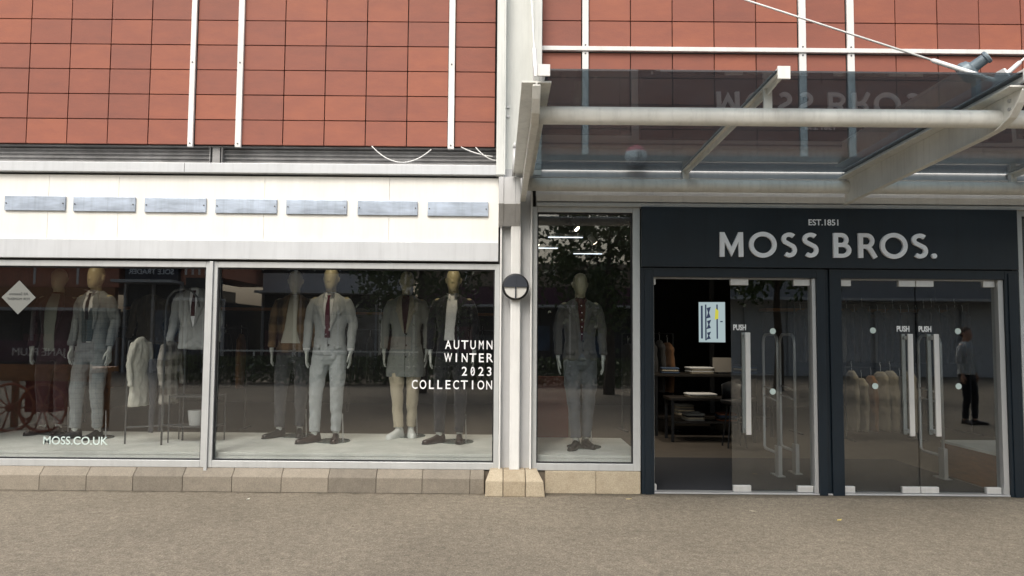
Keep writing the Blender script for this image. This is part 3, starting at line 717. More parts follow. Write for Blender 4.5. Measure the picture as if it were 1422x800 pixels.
def rafter(X):
    bm = bmesh.new()
    yy = [YB, YF]; 
    prism_x(bm, [(YB, gz(YB)-.055), (-2.45, gz(-2.45)-.06), (-2.62, gz(-2.62)-.045), (YF, gz(YF)-.02), (YF, gz(YF)-.001), (YB, gz(YB)-.001)], X-.006, X+.006)
    prism_x(bm, [(YB, gz(YB)-.012), (YF, gz(YF)-.012), (YF, gz(YF)-.0015), (YB, gz(YB)-.0015)], X-.035, X+.035)
    prism_x(bm, [(YB, gz(YB)+.0135), (YF-.02, gz(YF-.02)+.0135), (YF-.02, gz(YF-.02)+.028), (YB, gz(YB)+.028)], X-.035, X+.035)
    box(bm, X-.042, X+.042, YF-.035, YF-.021, gz(YF)-.055, gz(YF)+.032)
    o = obj('rafter', k(bm), 'canopy_paint', K, .002)
    bm = bmesh.new(); box(bm, X-.03, X+.03, -2.48, -2.46, 3.16, gz(-2.45)-.013); box(bm, X-.006, X+.006, -2.459, -2.40, 3.19, gz(-2.45)-.05); box(bm, X-.03, X+.03, -.22, -.17, 3.165, gz(-.2)-.013); pieces('bracket', k(bm), 'canopy_paint', o, .003)
for X in (1.90, 5.21): rafter(X)
# stays
def stay(p0, p1):
    p0, p1 = Vector(p0), Vector(p1); bm = bmesh.new(); tube(bm, [p0, p1], .008, 10); d = (p1-p0).normalized(); L_ = (p1-p0).length
    tube(bm, [p1-d*.46, p1-d*.44, p1-d*.02, p1], [.009, .017, .017, .012], 12)
    tube(bm, [p0, p0+d*.06], [.02, .02], 10)
    o = obj('stay_rod', k(bm), 'white_paint', K, smooth=True)
stay((.29, -.17, 5.80), (.262, -2.45, 3.42))
stay((.39, -.17, 5.75), (3.55, -2.42, 3.43)); stay((6.9, -.05, 5.75), (3.57, -2.42, 3.43))
for X in (.255, 3.56, 6.86):
    bm = bmesh.new()
    prism_x(bm, [(-2.58, gz(-2.5)+.0285), (-2.36, gz(-2.5)+.0285), (-2.42, gz(-2.5)+.14), (-2.50, gz(-2.5)+.14)], X-.008, X+.008); obj('lug_plate', k(bm), 'white_paint', K, .002)
# small rod near the column
Rd = bmesh.new(); tube(Rd, [(.155, -.33, 3.16), (.165, -.35, 3.44)], .016, 12); tube(Rd, [(.165, -.35, 3.44), (.165, -.35, 3.50)], [.022, .004], 12); tube(Rd, [(.165, -.35, 3.42), (.23, -.35, 3.42)], .012, 10)
obj('tie_rod', k(Rd), 'alu_grey', K, smooth=True)

# ------------------------------------------------------------------ football on the canopy
F = thing('football', 'scuffed white and pink football lying on top of the glass canopy', 'ball', (1.385, -.26, gz(-.26)+.123))
bm = bmesh.new(); bmesh.ops.create_icosphere(bm, subdivisions=4, radius=.11)
lay = None
me_ball = mat('football leather', (.9, .88, .88), .5)
nt = me_ball.node_tree; b_ = [n for n in nt.nodes if n.type == 'BSDF_PRINCIPLED'][0]
tc = N(nt, 'ShaderNodeTexCoord'); sp = N(nt, 'ShaderNodeSeparateXYZ'); L(nt, tc.outputs['Object'], sp.inputs[0])
q = N(nt, 'ShaderNodeMath', operation='GREATER_THAN'); L(nt, sp.outputs[2], q.inputs[0]); q.inputs[1].default_value = .038
v = N(nt, 'ShaderNodeTexVoronoi', Scale=9, feature='DISTANCE_TO_EDGE'); L(nt, tc.outputs['Object'], v.inputs['Vector'])
mx = N(nt, 'ShaderNodeMix', data_type='RGBA'); L(nt, q.outputs[0], mx.inputs[0]); mx.inputs[6].default_value = (.92, .90, .90, 1); mx.inputs[7].default_value = (.85, .16, .22, 1)
lt = N(nt, 'ShaderNodeMath', operation='LESS_THAN'); L(nt, v.outputs['Distance'], lt.inputs[0]); lt.inputs[1].default_value = .015
m2 = N(nt, 'ShaderNodeMix', data_type='RGBA'); L(nt, lt.outputs[0], m2.inputs[0]); L(nt, mx.outputs[2], m2.inputs[6]); m2.inputs[7].default_value = (.1, .08, .08, 1); L(nt, m2.outputs[2], b_.inputs['Base Color'])
bl = obj('ball', bm, me_ball, F, smooth=True)
bm = bmesh.new()
pts = [(-.012, -.113, -.055), (0, -.117, .0), (.004, -.113, .035), (.022, -.108, .03)]
tube(bm, [(-.002, -.108, -.06), (.004, -.1125, -.02), (.004, -.1105, .022)], .009, 8); tube(bm, [(.004, -.1105, .022), (.028, -.105, .024), (.034, -.106, -.03)], .008, 8)
obj('printed_mark', bm, 'black', F, smooth=True)

# ------------------------------------------------------------------ spotlight on canopy
P = thing('floodlight', 'grey cylindrical floodlight tilted upward on top of the canopy glass', 'floodlight', (3.565, -2.12, gz(-2.12)+.012))
fm = mat('blue grey cast lamp housing', (.14, .18, .21), .45, .2, var=.2, vscale=20)
bm = bmesh.new()
a = Vector((-.01, .04, .262)); c = Vector((.085, -.04, .340)); d = (c-a)
tube(bm, [a-d*.30, a-d*.22, a+d*.05, a+d*.32, a+d*.42, a+d*1.0], [.055, .080, .086, .070, .044, .040], 24)
tube(bm, [a+d*1.0, a+d*1.04, a+d*1.16, a+d*1.2], [.04, .050, .050, .045], 24)
obj('housing', bm, fm, P, smooth=False, bevel=.002)
bm = bmesh.new(); tube(bm, [a+d*1.201, a+d*1.215], [.040, .038], 24); obj('lens', bm, mat('pale lamp lens', (.35, .42, .43), .2), P)
bm = bmesh.new(); box(bm, .03, .07, -.015, .045, .015, .24); box(bm, -.05, .12, -.05, .08, .001, .014); tube(bm, [(.05, .015, .19), (.03, .01, .26)], .03, 12); obj('bracket', bm, fm, P, .003)

# ------------------------------------------------------------------ mannequins
def chain(bm, pts, rs, n=14):
    pts = [Vector(p) for p in pts]
    tube(bm, pts, rs, n)
    for p, r in zip(pts, rs): bmesh.ops.create_uvsphere(bm, u_segments=12, v_segments=8, radius=r*.985, matrix=Matrix.Translation(p))
POSES = {
 'A': dict(fl=(-.13, -.10, -42), fr=(.085, -.01, 8), el=(-.265, 1.30), er=(.265, 1.30), wl=(-.245, .985), wr=(.245, .985)),
 'B': dict(fl=(-.105, -.03, -28), fr=(.075, -.06, 10), el=(-.26, 1.29), er=(.26, 1.29), wl=(-.245, .975), wr=(.245, .975)),
 'C': dict(fl=(-.06, -.12, -25), fr=(.07, .0, 12), el=(-.265, 1.29), er=(.265, 1.29), wl=(-.25, .975), wr=(.25, .975)),
}
def joints(p):
    J = {}
    for s, f, e, w in ((-1, 'fl', 'el', 'wl'), (1, 'fr', 'er', 'wr')):
        ax, ay, yaw = p[f]
        J[s] = dict(hip=Vector((s*.092, .0, .93)), knee=Vector((s*.092*.45+ax*.55+s*.01, ay*.45-.035, .51)), ankle=Vector((ax, ay+.02, .10)), yaw=R(yaw), foot=Vector((ax, ay, 0)),
                    sh=Vector((s*.172, .01, 1.540)), el=Vector((p[e][0]*.92, .025, p[e][1])), wr=Vector((p[w][0], -.045, p[w][1])))
    return J
def hand(bm, w, s):
    # palm hangs from the wrist, inward side faces the thigh; fingers along -z, index toward -y
    def q(x, y, z): return Vector((w.x-s*x, w.y+y, w.z+z))
    rings = []
    for z, ry, rx in ((.01, .024, .018), (-.02, .030, .017), (-.06, .039, .016), (-.092, .040, .014)):
        rings.append([tuple(q(.004+rx*math.cos(2*PI*k/12), ry*math.sin(2*PI*k/12), z)) for k in range(12)])
    loft(bm, rings)
    for y, ln, r in ((-.030, .078, .0092), (-.010, .088, .0094), (.0105, .082, .0090), (.0300, .064, .0080)):
        sp = y*.35
        chain(bm, [q(.004, y*.9, -.080), q(.006, y+sp*.5, -.092-ln*.42), q(.014, y+sp*.8, -.092-ln*.75), q(.026, y+sp, -.092-ln)], [r, r*.95, r*.86, r*.72], 8)
    chain(bm, [q(.006, -.022, -.022), q(.012, -.052, -.055), q(.018, -.062, -.085), q(.022, -.064, -.108)], [.014, .0115, .0100, .0082], 8)
def body_mesh(p, face=False):
    J = joints(p); bm = bmesh.new()
    # head: rings from chin to crown
    hd = [(1.662, .018, -.062, .02), (1.668, .036, -.045, .045), (1.685, .050, -.032, .070), (1.71, .062, -.018, .088), (1.745, .071, -.006, .099), (1.78, .076, .000, .104), (1.82, .079, .004, .106), (1.855, .075, .006, .100), (1.885, .062, .008, .084), (1.905, .042, .008, .058), (1.915, .018, .008, .026)]
    loft(bm, [sell(z, 0, cy, rx, ry, 24, 2.1) for z, rx, cy, ry in hd])
    for s in (-1, 1): chain(bm, [(s*.078, .012, 1.765), (s*.082, .018, 1.80)], [.012, .016], 8)
    if face:
        chain(bm, [(0, -.098, 1.80), (0, -.112, 1.775), (0, -.118, 1.755)], [.009, .012, .014], 8)
        chain(bm, [(-.022, -.094, 1.715), (0, -.101, 1.717), (.022, -.094, 1.715)], [.005, .008, .005], 8)
        for s in (-1, 1): chain(bm, [(s*.018, -.098, 1.806), (s*.045, -.090, 1.808)], [.006, .006], 8)
    else: chain(bm, [(0, -.094, 1.80), (0, -.103, 1.765)], [.008, .013], 8)
    chain(bm, [(0, .022, 1.53), (0, .012, 1.62), (0, .0, 1.70)], [.072, .058, .058])
    loft(bm, [sell(z, 0, .01, rx, ry) for z, rx, ry in ((.88, .12, .09), (.96, .162, .108), (1.10, .135, .09), (1.30, .158, .105), (1.45, .175, .105), (1.53, .165, .085), (1.57, .10, .06))])
    for s in (-1, 1):
        j = J[s]
        chain(bm, [j['hip'], j['knee'], j['ankle'], j['ankle']+Vector((0, 0, -.05))], [.078, .050, .030, .028])
        d = Vector((math.sin(-j['yaw'])*-1, -math.cos(j['yaw']), 0)); f = j['foot']
        chain(bm, [f+Vector((0, .03, .045)), f+d*.10+Vector((0, 0, .030)), f+d*.16+Vector((0, 0, .028))], [.024, .020, .016], 8)
        chain(bm, [j['sh'], j['el'], j['wr'], j['wr']+Vector((0, 0, -.01))], [.052, .038, .024, .024])
        hand(bm, j['wr'], s)
    return finish(bm, .0062, 2)
_bodies = {}
def body_of(pose, face=False):
    if (pose, face) not in _bodies: _bodies[(pose, face)] = body_mesh(POSES[pose], face)
    return _bodies[(pose, face)].copy()
def trouser_mesh(p, wide=1.0, hem=.115):
    J = joints(p); bm = bmesh.new()
    loft(bm, [sell(z, 0, .01, rx, ry) for z, rx, ry in ((.84, .135, .105), (.90, .178, .122), (.97, .186, .122), (1.05, .172, .108), (1.12, .155, .098))])
    for s in (-1, 1):
        j = J[s]; a = j['ankle'].copy(); a.z = hem; m = j['hip'].lerp(j['knee'], .5)+Vector((s*.006, -.01, 0)); c = j['knee'].lerp(a, .5)+Vector((0, .01, 0))
        tube(bm, [j['hip']+Vector((0, 0, .03)), j['hip'], m, j['knee'], c, a.lerp(c, .1), a], [r*wide for r in (.06, .098, .090, .072, .062, .056, .057)], 18)
    return finish(bm, .0095, 3, .020, .075)
def jacket_mesh(p, hem=.95, flare=1.0, thickness=1.0, sleeve=True, disp=.014, boxy=0):
    J = joints(p); bm = bmesh.new(); T = thickness
    rg = []
    zs = [(hem, .188*flare, .128), (hem+.03, .190*flare, .130)]
    if hem < .9: zs = [(hem, .225, .170), (hem+.03, .225, .170), (.92, .205, .155)]
    zs += [(1.06, .178, .124), (1.17, .162+boxy, .118), (1.30, .174+boxy, .126), (1.42, .188, .130), (1.50, .196, .118), (1.555, .186, .098), (1.588, .150, .083), (1.612, .105, .072), (1.635, .072, .066)]
    for z, rx, ry in zs: rg.append(sell(z, 0, .012, rx, ry*T, 36, 2.5))
    loft(bm, rg)
    if sleeve:
        for s in (-1, 1):
            j = J[s]; cuff = j['wr']+Vector((0, 0, .035)); dsh = j['sh']
            tube(bm, [dsh+Vector((-s*.04, 0, .0)), dsh+Vector((s*.004, 0, -.01)), dsh.lerp(j['el'], .35)+Vector((s*.012, 0, 0)), dsh.lerp(j['el'], .75)+Vector((s*.006, 0, 0)), j['el']+Vector((s*.004, 0.005, 0)), j['el'].lerp(cuff, .5), cuff+Vector((0, 0, .01)), cuff], [.054, .062, .062, .055, .052, .048, .043, .043], 18)
    return finish(bm, .0095, 3, disp*1.5, .085)
def shoe_mesh(trainer=False):
    bm = bmesh.new(); prof = [(.075, .026, .060), (.065, .033, .085), (.03, .036, .096), (-.01, .036, .088), (-.06, .038, .064), (-.11, .045, .050), (-.16, .044, .042), (-.195, .034, .036), (-.222, .016, .028)]
    if trainer: prof = [(y, w*1.08, h*1.12) for y, w, h in prof]
    for_r = []
    for y, w, h in prof:
        r = []
        for kk in range(16):
            a = 2*PI*kk/16; c, s = math.cos(a), math.sin(a)
            r.append((w*math.copysign(abs(c)**.75, c), y, .014+(h*s if s > 0 else .0+.004*s)))
        for_r.append(r)
    loft(bm, for_r); return finish(bm, None, 0)
def sole_mesh(t=.016, k=1.07):
    bm = bmesh.new(); pts = [(.080, .016), (.070, .032), (.02, .037), (-.05, .036), (-.11, .046), (-.17, .044), (-.21, .030), (-.230, .010)]
    ring = [(w*k, y) for y, w in pts]+[(-w*k, y) for y, w in reversed(pts)]
    a = [bm.verts.new((x, y, 0)) for x, y in ring]; b = [bm.verts.new((x, y, t)) for x, y in ring]; n = len(ring)
    bm.faces.new(a); bm.faces.new(list(reversed(b)))
    for i in range(n): bm.faces.new((a[i], a[(i+1) % n], b[(i+1) % n], b[i]))
    return bm
def mir(rows): return [(z, -b, -a) for z, a, b in rows]
def mannequin(label, loc, rz, pose, o, name='mannequin', cat='mannequin', scale=1.03, group='dressed mannequins in the shop windows', face=False):
    """o: dict with jacket/trousers/shirt/tie/... materials and cut"""
    p = POSES[pose]; J = joints(p)
    T = thing(name, label, cat, loc, rz, group, scale)
    obj('body', body_of(pose, face), o.get('skin', 'man_cream'), T)
    tr = trouser_mesh(p, o.get('wide', 1.0)); jk = jacket_mesh(p, o.get('hem', .95), o.get('flare', 1.0), boxy=o.get('boxy', 0))
    bv = bvh_of([tr, jk])
    obj('trousers', tr, o['trousers'], T); obj('jacket', jk, o['jacket'], T)
    # trouser crease line / fly
    # shirt front
    cut = o.get('cut', 'suit'); 
    if cut == 'suit':   # closed at one button, V to zb, cutaway quarters
        zb = o.get('zb', 1.20); w0 = o.get('w0', .052)
        rows = [(1.632, -w0*.8, w0*.8), (1.60, -w0, w0), (1.50, -w0*.95, w0*.95), (1.36, -w0*.62, w0*.62), (zb+.03, -.018, .018), (zb, -.004, .004)]
        lap = [(1.628, w0*.8, w0*.8+.030), (1.585, w0, w0+.050), (1.50, w0*.95, w0*.95+.062), (1.44, w0*.82, w0*.82+.078), (1.425, w0*.80, w0*.80+.060), (1.32, w0*.50, w0*.50+.042), (zb+.01, .008, .020)]
        tri = [(zb-.13, -.004, .004), (o.get('hem', .95)+.06, -.020, .022), (o.get('hem', .95)-.006, -.055, .060)]
    elif cut == 'wide':  # open jacket showing a broad front
        rows = o['rows']; w0 = -rows[0][1]; lap = None; tri = None; zb = rows[-1][0]; zt = rows[0][0]; zm = zb+(zt-zb)*.35
        o.setdefault('_edge', True)
    sh = patch(rows, bv, .004, 9); obj('shirt', sh, o['shirt'], T, smooth=True)
    if cut == 'wide' and len(rows) > 2:
        def at(z, k_):
            for a_, b_ in zip(rows, rows[1:]):
                if b_[0] <= z <= a_[0]: t_ = (a_[0]-z)/(a_[0]-b_[0]); return a_[k_]+(b_[k_]-a_[k_])*t_
            return rows[-1][k_]
        zz = [zt, zt-(zt-zb)*.10, zt-(zt-zb)*.30, zt-(zt-zb)*.36, zt-(zt-zb)*.55, zt-(zt-zb)*.75]; ww = [.028, .045, .066, .050, .034, .010]
        for kk_, sg in ((2, 1), (1, -1)):
            rr_ = [(z_, *sorted((at(z_, kk_)-sg*.003, at(z_, kk_)+sg*w_))) for z_, w_ in zip(zz, ww)]
            obj('lapel', patch(rr_, bv, .012, 4, .009), o.get('lapel', o['jacket']), T, smooth=True)
    if cut == 'suit':
        if tri and not o.get('coat'): obj('trouser_front', patch(tri, bv, .003, 5, sub=3), o['trousers'], T, smooth=True)
        for r in (lap, mir(lap)): obj('lapel', patch(r, bv, .013, 4, .010), o.get('lapel', o['jacket']), T, smooth=True)
        # front edge seam and buttons
        obj('front_seam', patch([(zb+.01, .004, .008), (zb-.12, .004, .008)] if not o.get('coat') else [(zb+.01, .004, .009), (o['hem']+.01, .004, .009)], bv, .005, 2, .002), 'black', T)
        bz = [zb+.0, zb-.10] if not o.get('coat') else [zb, zb-.13, zb-.26]
        for z in bz:
            h = bv.ray_cast(Vector((.016, -1, z)), Vector((0, 1, 0)))
            if h[0]:
                bm = bmesh.new(); disc(bm, (.016, h[0].y-.006, z), .011, 'y', .008, 14); obj('button', bm, o.get('button', 'black'), T)
        for s in (-1, 1):
            z = zb-.10; r = [(z, .075, .155), (z-.05, .078, .158)]
            if s < 0: r = mir(r)
            obj('pocket_flap', patch(r, bv, .007, 4, .004, 2), o['jacket'], T, smooth=True)
        r = [(1.405, .085, .150), (1.385, .084, .149)]; obj('breast_pocket', patch(r, bv, .006, 4, .003, 2), o['jacket'], T, smooth=True)
    if o.get('vest'):
        for r_ in ([(1.44, .052, .072), (1.36, .016, .080), (1.31, .001, .082), (1.20, .001, .078), (1.10, .001, .070), (1.07, .001, .060)], [(1.44, -.066, -.052), (1.36, -.072, -.016), (1.31, -.072, .004), (1.20, -.072, .004), (1.10, -.070, .004), (1.055, -.055, .002)]):
            obj('waistcoat', patch(r_, bv, .0085 if r_[0][1] > 0 else .010, 5), o['vest'], T, smooth=True)
        bm = bmesh.new()
        for i in range(5):
            z = 1.28-.045*i; h = bv.ray_cast(Vector((-.004, -1, z)), Vector((0, 1, 0)))
            if h[0]: disc(bm, (-.006, h[0].y-.013, z), .006, 'y', .005, 10)
        pieces('button', bm, 'black', T)
    if o.get('tie'):
        zl = o.get('tie_end', zb-.02)
        obj('tie', patch([(1.607, -.017, .017), (1.572, -.012, .012), (1.568, -.012, .012), (1.50, -.021, .021), (1.38, -.027, .027), (zl, -.030, .030)] if zl < 1.3 else [(1.607, -.017, .017), (1.572, -.012, .012), (1.50, -.021, .021), (zl, -.022, .022)], bv, .013, 5, .006), o['tie'], T, smooth=True)
    if o.get('collar', True):
        for s in (-1, 1):
            r = [(1.640, .022, .060), (1.610, .020, .066), (1.575, .020, .034)] if s > 0 else mir([(1.640, .022, .060), (1.610, .020, .066), (1.575, .020, .034)])
            obj('collar', patch(r, bv, .016, 4, .006), o['shirt'], T, smooth=True)
    if o.get('shirt_buttons'):
        bm = bmesh.new()
        for i in range(5):
            z = 1.55-.078*i; h = bv.ray_cast(Vector((0, -1, z)), Vector((0, 1, 0)))
            if h[0]: disc(bm, (0, h[0].y-.008, z), .006, 'y', .006, 10)
        pieces('button', bm, 'vinyl', T)
    if o.get('cuffs', True):
        for s in (-1, 1):
            w = J[s]['wr']; bm = bmesh.new(); tube(bm, [w+Vector((0, 0, .04)), w+Vector((0, 0, .012))], [.040, .036], 18); obj('cuff', bm, o.get('cuff', o['shirt']), T, smooth=True)
    # shoes, stand
    tn = o.get('trainer', False)
    for s in (-1, 1):
        f = J[s]['foot']; sh = obj('shoe', shoe_mesh(tn), o['shoes'], T); sh.location = f+Vector((0, .02, .004)); sh.rotation_euler = (0, 0, J[s]['yaw'])
        so = obj('sole', sole_mesh(.026 if tn else .014, 1.10 if tn else 1.06), o.get('sole', 'black'), sh)
        bm = bmesh.new(); a = J[s]['ankle']; tube(bm, [(a.x, a.y+.01, .07), (a.x, a.y, .14)], [.034, .036], 14); obj('sock', bm, o.get('sock', 'man_hand'), T, smooth=True)
    if o.get('stand', True):
        bm = bmesh.new(); disc(bm, (.05, .03, .004), .19, 'z', .008, 40); obj('stand_disc', bm, 'base_glass', T)
        bm = bmesh.new(); tube(bm, [(J[1]['ankle'].x+.07, .06, .008), (J[1]['ankle'].x+.06, .06, .30)], .006, 8); obj('stand_rod', bm, 'steel', T)
    if name == 'mannequin' and o.get('pale_hands', True):
        me = [c for c in T.children if c.name.startswith('body')][0].data
        me.materials.append(M['man_hand'])
        for pl in me.polygons:
            if pl.center.z < 1.10: pl.material_index = 1
    return T
ZP = .36
fab = dict(
 grey_suit=cloth('light grey suit cloth', (.35, .375, .385)), grey_lapel=cloth('light grey lapel cloth', (.42, .44, .44)), burgundy=cloth('burgundy silk', (.075, .006, .022), .5),
 white_shirt=mat('white shirt cotton', (.70, .72, .74), .8, bump=.3, bscale=20), check_suit=check('grey window check cloth', (.20, .225, .235), (.10, .12, .135), .045, .055, .12, .45),
 check_vest=check('dark blue check cloth', (.045, .065, .075), (.12, .14, .14), .03, .035, .1, .5), navy_tie=cloth('navy tie silk', (.006, .007, .014), .5),
 maroon=cloth('dark maroon jacket cloth', (.030, .012, .018)), maroon_tr=cloth('deep plum trouser cloth', (.028, .016, .020)), grey_shirt=mat('grey green shirt', (.22, .24, .21), .8),
 plaid=check('brown blurred plaid wool', (.045, .034, .028), (.24, .16, .09), .16, .19, .5, .52, broad=True), cream_tee=mat('cream knit', (.52, .52, .46), .85, bump=.4, bscale=14), char_tr=cloth('charcoal trouser cloth', (.055, .058, .066)),
 coat=cloth('grey wool coat cloth', (.235, .255, .25)), coat_lapel=cloth('taupe coat lapel', (.30, .29, .235)), wine_knit=cloth('dark wine knit', (.035, .008, .010)), beige=cloth('beige chino cotton', (.48, .43, .33)),
 navy_coat=cloth('midnight navy wool', (.008, .009, .014)), dark_tr=cloth('dark navy trouser', (.014, .015, .020)), brown_shoe=mat('dark brown leather', (.022, .010, .010), .3), black_shoe=mat('black leather', (.008, .008, .009), .3),
 trainer=mat('white trainer leather', (.74, .77, .76), .45), jacket7=cloth('brown grey tweed', (.115, .112, .104)), wine_shirt=cloth('burgundy shirt cotton', (.055, .008, .012)), bluegrey=cloth('blue grey trouser cloth', (.105, .115, .13)),
 cream_jk=mat('cream canvas', (.50, .49, .43), .85, bump=.5, bscale=8), check_over=check('white and brown broad check', (.10, .085, .07), (.42, .40, .36), .17, .19, .5, .6, broad=True), char_coat=cloth('charcoal coat', (.045, .047, .05)),
 grey_jk=cloth('mid grey jacket', (.23, .24, .235)), brown_jk=cloth('dark taupe jacket', (.085, .075, .062)))
mannequin('mannequin in dark maroon jacket over pale shirt behind the diamond sticker, farthest left', (-5.28, 1.30, ZP), R(8), 'B',
          dict(jacket=fab['maroon'], trousers=fab['maroon_tr'], shirt=fab['grey_shirt'], cut='wide', rows=[(1.62, -.05, .05), (1.50, -.085, .06), (1.30, -.11, .035), (1.10, -.10, .02), (.955, -.08, .03)], collar=False, shoes=fab['brown_shoe'], skin='man_cream', cuffs=False))
mannequin('mannequin in grey check three-piece suit with dark tie and black shoes', (-4.66, .98, ZP), R(-12), 'A',
          dict(jacket=fab['check_suit'], trousers=fab['check_suit'], shirt=fab['white_shirt'], tie=fab['navy_tie'], tie_end=1.31, vest=fab['check_vest'], cut='wide', rows=[(1.632, -.045, .045), (1.56, -.055, .055), (1.45, -.066, .074), (1.30, -.070, .080), (1.15, -.070, .070), (1.06, -.064, .054)], shoes=fab['black_shoe'], skin='man_gold', stand=True, cuffs=False), scale=1.035)
mannequin('mannequin in open brown plaid overshirt, cream top and charcoal trousers', (-2.42, 1.27, ZP), R(6), 'A',
          dict(jacket=fab['plaid'], trousers=fab['char_tr'], shirt=fab['cream_tee'], cut='wide', rows=[(1.63, -.045, .05), (1.50, -.062, .062), (1.35, -.078, .048), (1.20, -.105, .05), (1.10, -.13, .075), (1.07, -.135, .085)], hem=.96, flare=1.08, boxy=.02, collar=False, shoes=fab['black_shoe'], cuffs=False))
mannequin('mannequin in light grey suit with burgundy tie and brown shoes', (-1.90, .86, ZP), R(-2), 'A',
          dict(jacket=fab['grey_suit'], lapel=fab['grey_lapel'], trousers=fab['grey_suit'], shirt=fab['white_shirt'], tie=fab['burgundy'], tie_end=1.14, zb=1.16, w0=.058, shoes=fab['brown_shoe'], skin='man_gold'))
mannequin('mannequin in knee-length grey coat, beige chinos and white trainers', (-1.09, 1.34, ZP), R(0), 'C',
          dict(jacket=fab['coat'], lapel=fab['coat_lapel'], trousers=fab['beige'], shirt=fab['wine_knit'], zb=1.18, w0=.045, hem=.69, flare=1.10, coat=True, collar=False, shoes=fab['trainer'], sole=fab['trainer'], trainer=True, cuffs=False), scale=1.035)
mannequin('mannequin in dark navy open coat with white shirt, beside the window lettering', (-.50, .90, ZP), R(-4), 'A',
          dict(jacket=fab['navy_coat'], trousers=fab['dark_tr'], shirt=fab['white_shirt'], cut='wide', rows=[(1.63, -.05, .05), (1.50, -.062, .068), (1.35, -.07, .048), (1.20, -.078, .030), (1.12, -.085, .036)], hem=.92, shoes=fab['brown_shoe'], skin='man_gold', cuffs=False))
mannequin('mannequin in brown-grey jacket, burgundy shirt and blue-grey trousers alone in narrow window', (.925, .60, ZP), R(3), 'C',
          dict(jacket=fab['jacket7'], trousers=fab['bluegrey'], shirt=fab['wine_shirt'], shirt_buttons=True, cut='suit', zb=1.16, w0=.045, shoes=fab['black_shoe'], cuffs=False), scale=1.0)

# ------------------------------------------------------------------ clothes rails in the left window
def hanger(bm, z=1.64):
    tube(bm, [(-.2, .01, z-.10), (-.10, .01, z-.045), (0, .01, z-.02), (.10, .01, z-.045), (.2, .01, z-.10)], .009, 8)
    tube(bm, [(0, .01, z-.02), (0, .01, z+.03)]+[(.03*math.cos(R(a))-.03+.03, .01, z+.06+.03*math.sin(R(a))) for a in range(-60, 200, 26)], .004, 8)
def hung_jacket(label, loc, rz, m, hem=.95, shirt=None, tie=None, scale=.95, thin=.62, cat='jacket', group=None, name='hanging_jacket', lapel=True):
    T = thing(name, label, cat, loc, rz, group, scale)
    p = dict(POSES['B']); p['el'] = (-.255, 1.29); p['er'] = (.255, 1.29); p['wl'] = (-.262, 1.0); p['wr'] = (.262, 1.0)
    jk = jacket_mesh(p, hem, 1.0, thin, disp=.022); bv = bvh_of([jk])
    obj('jacket', jk, m, T)
    w0 = .05
    if shirt: obj('shirt', patch([(1.632, -w0*.8, w0*.8), (1.60, -w0, w0), (1.50, -w0*.95, w0*.95), (1.36, -w0*.62, w0*.62), (1.2, -.004, .004)], bv, .004, 7), shirt, T, smooth=True)
    if tie: obj('tie', patch([(1.607, -.017, .017), (1.57, -.012, .012), (1.42, -.024, .024), (1.32, -.02, .02)], bv, .012, 5), tie, T, smooth=True)
    if lapel:
        lap = [(1.628, w0*.8, w0*.8+.030), (1.585, w0, w0+.050), (1.44, w0*.82, w0*.82+.075), (1.32, w0*.50, w0*.50+.042), (1.2, .008, .020)]
        for r in (lap, mir(lap)): obj('lapel', patch(r, bv, .009, 4, .006), m, T, smooth=True)
    bm = bmesh.new(); hanger(bm); obj('hanger', bm, 'wood_dark', T, smooth=True)
    return T
black_steel = mat('grey steel rail', (.10, .105, .11), .4, .6)
Rl = thing('clothes_rail', 'slim grey steel clothes stand holding the cream jacket and checked shirt', 'clothes rail', (-3.80, .70, ZP))
bm = bmesh.new(); tube(bm, [(-.24, -.15, 0), (-.24, -.15, 1.12), (.26, .15, 1.12), (.26, .15, 0)], .010, 10); obj('rail_frame', bm, black_steel, Rl)
bm = bmesh.new(); tube(bm, [(-.24, -.15, .18), (.26, .15, .18)], .009, 8); tube(bm, [(0, 0, 1.13), (0, 0, 1.16)], .009, 8); pieces('cross_bar', bm, black_steel, Rl)
cj = hung_jacket('cream canvas jacket hanging side-on from the low steel stand', (-3.93, .62, ZP-.28), R(70), fab['cream_jk'], .78, scale=.86, thin=.62, lapel=False)
ck = hung_jacket('brown and white checked overshirt hanging beside the cream jacket', (-3.69, .82, ZP-.24), R(72), fab['check_over'], .78, scale=.84, thin=.6, lapel=False)
tr_h = trouser_mesh(POSES['B'], .8)
cj.scale = (.62, .60, .88); ck.scale = (.62, .62, .84)
t = thing('hanging_trousers', 'charcoal trousers hanging between the cream jacket and checked shirt', 'trousers', (-3.80, .74, ZP+.02), R(60)); o = obj('trousers', tr_h, fab['char_tr'], t); o.scale = (.6, .6, .8)
hung_jacket('taupe jacket hanging behind the low stand, high at the back of the left window', (-4.42, 1.85, .55), R(5), fab['brown_jk'], .95, scale=.92)
R2 = thing('clothes_rail', 'tall grey rail with hooked top holding the grey jacket with shirt and tie', 'clothes rail', (-3.60, .50, ZP))
bm = bmesh.new(); tube(bm, [(-.02, 0, 0), (-.02, 0, 1.50), (0, 0, 1.60), (.06, 0, 1.67), (.16, 0, 1.70), (.26, 0, 1.67), (.32, 0, 1.60), (.34, 0, 1.5)], .011, 10); obj('rail_frame', bm, black_steel, R2, smooth=True)
hung_jacket('grey jacket on a hanger with white shirt and dark tie beside the window mullion', (-3.33, .58, ZP+.10), R(0), fab['grey_jk'], .95, fab['white_shirt'], fab['wine_knit'], .985)
Sh = thing('shelf_unit', 'low grey wire shelf unit with white bowl at the right of the left window', 'shelf', (-3.42, .80, ZP))
bm = bmesh.new()
for x in (-.20, .32):
    for y in (-.14, .14): tube(bm, [(x, y, 0), (x, y, .52)], .008, 8)
obj('frame', bm, black_steel, Sh)
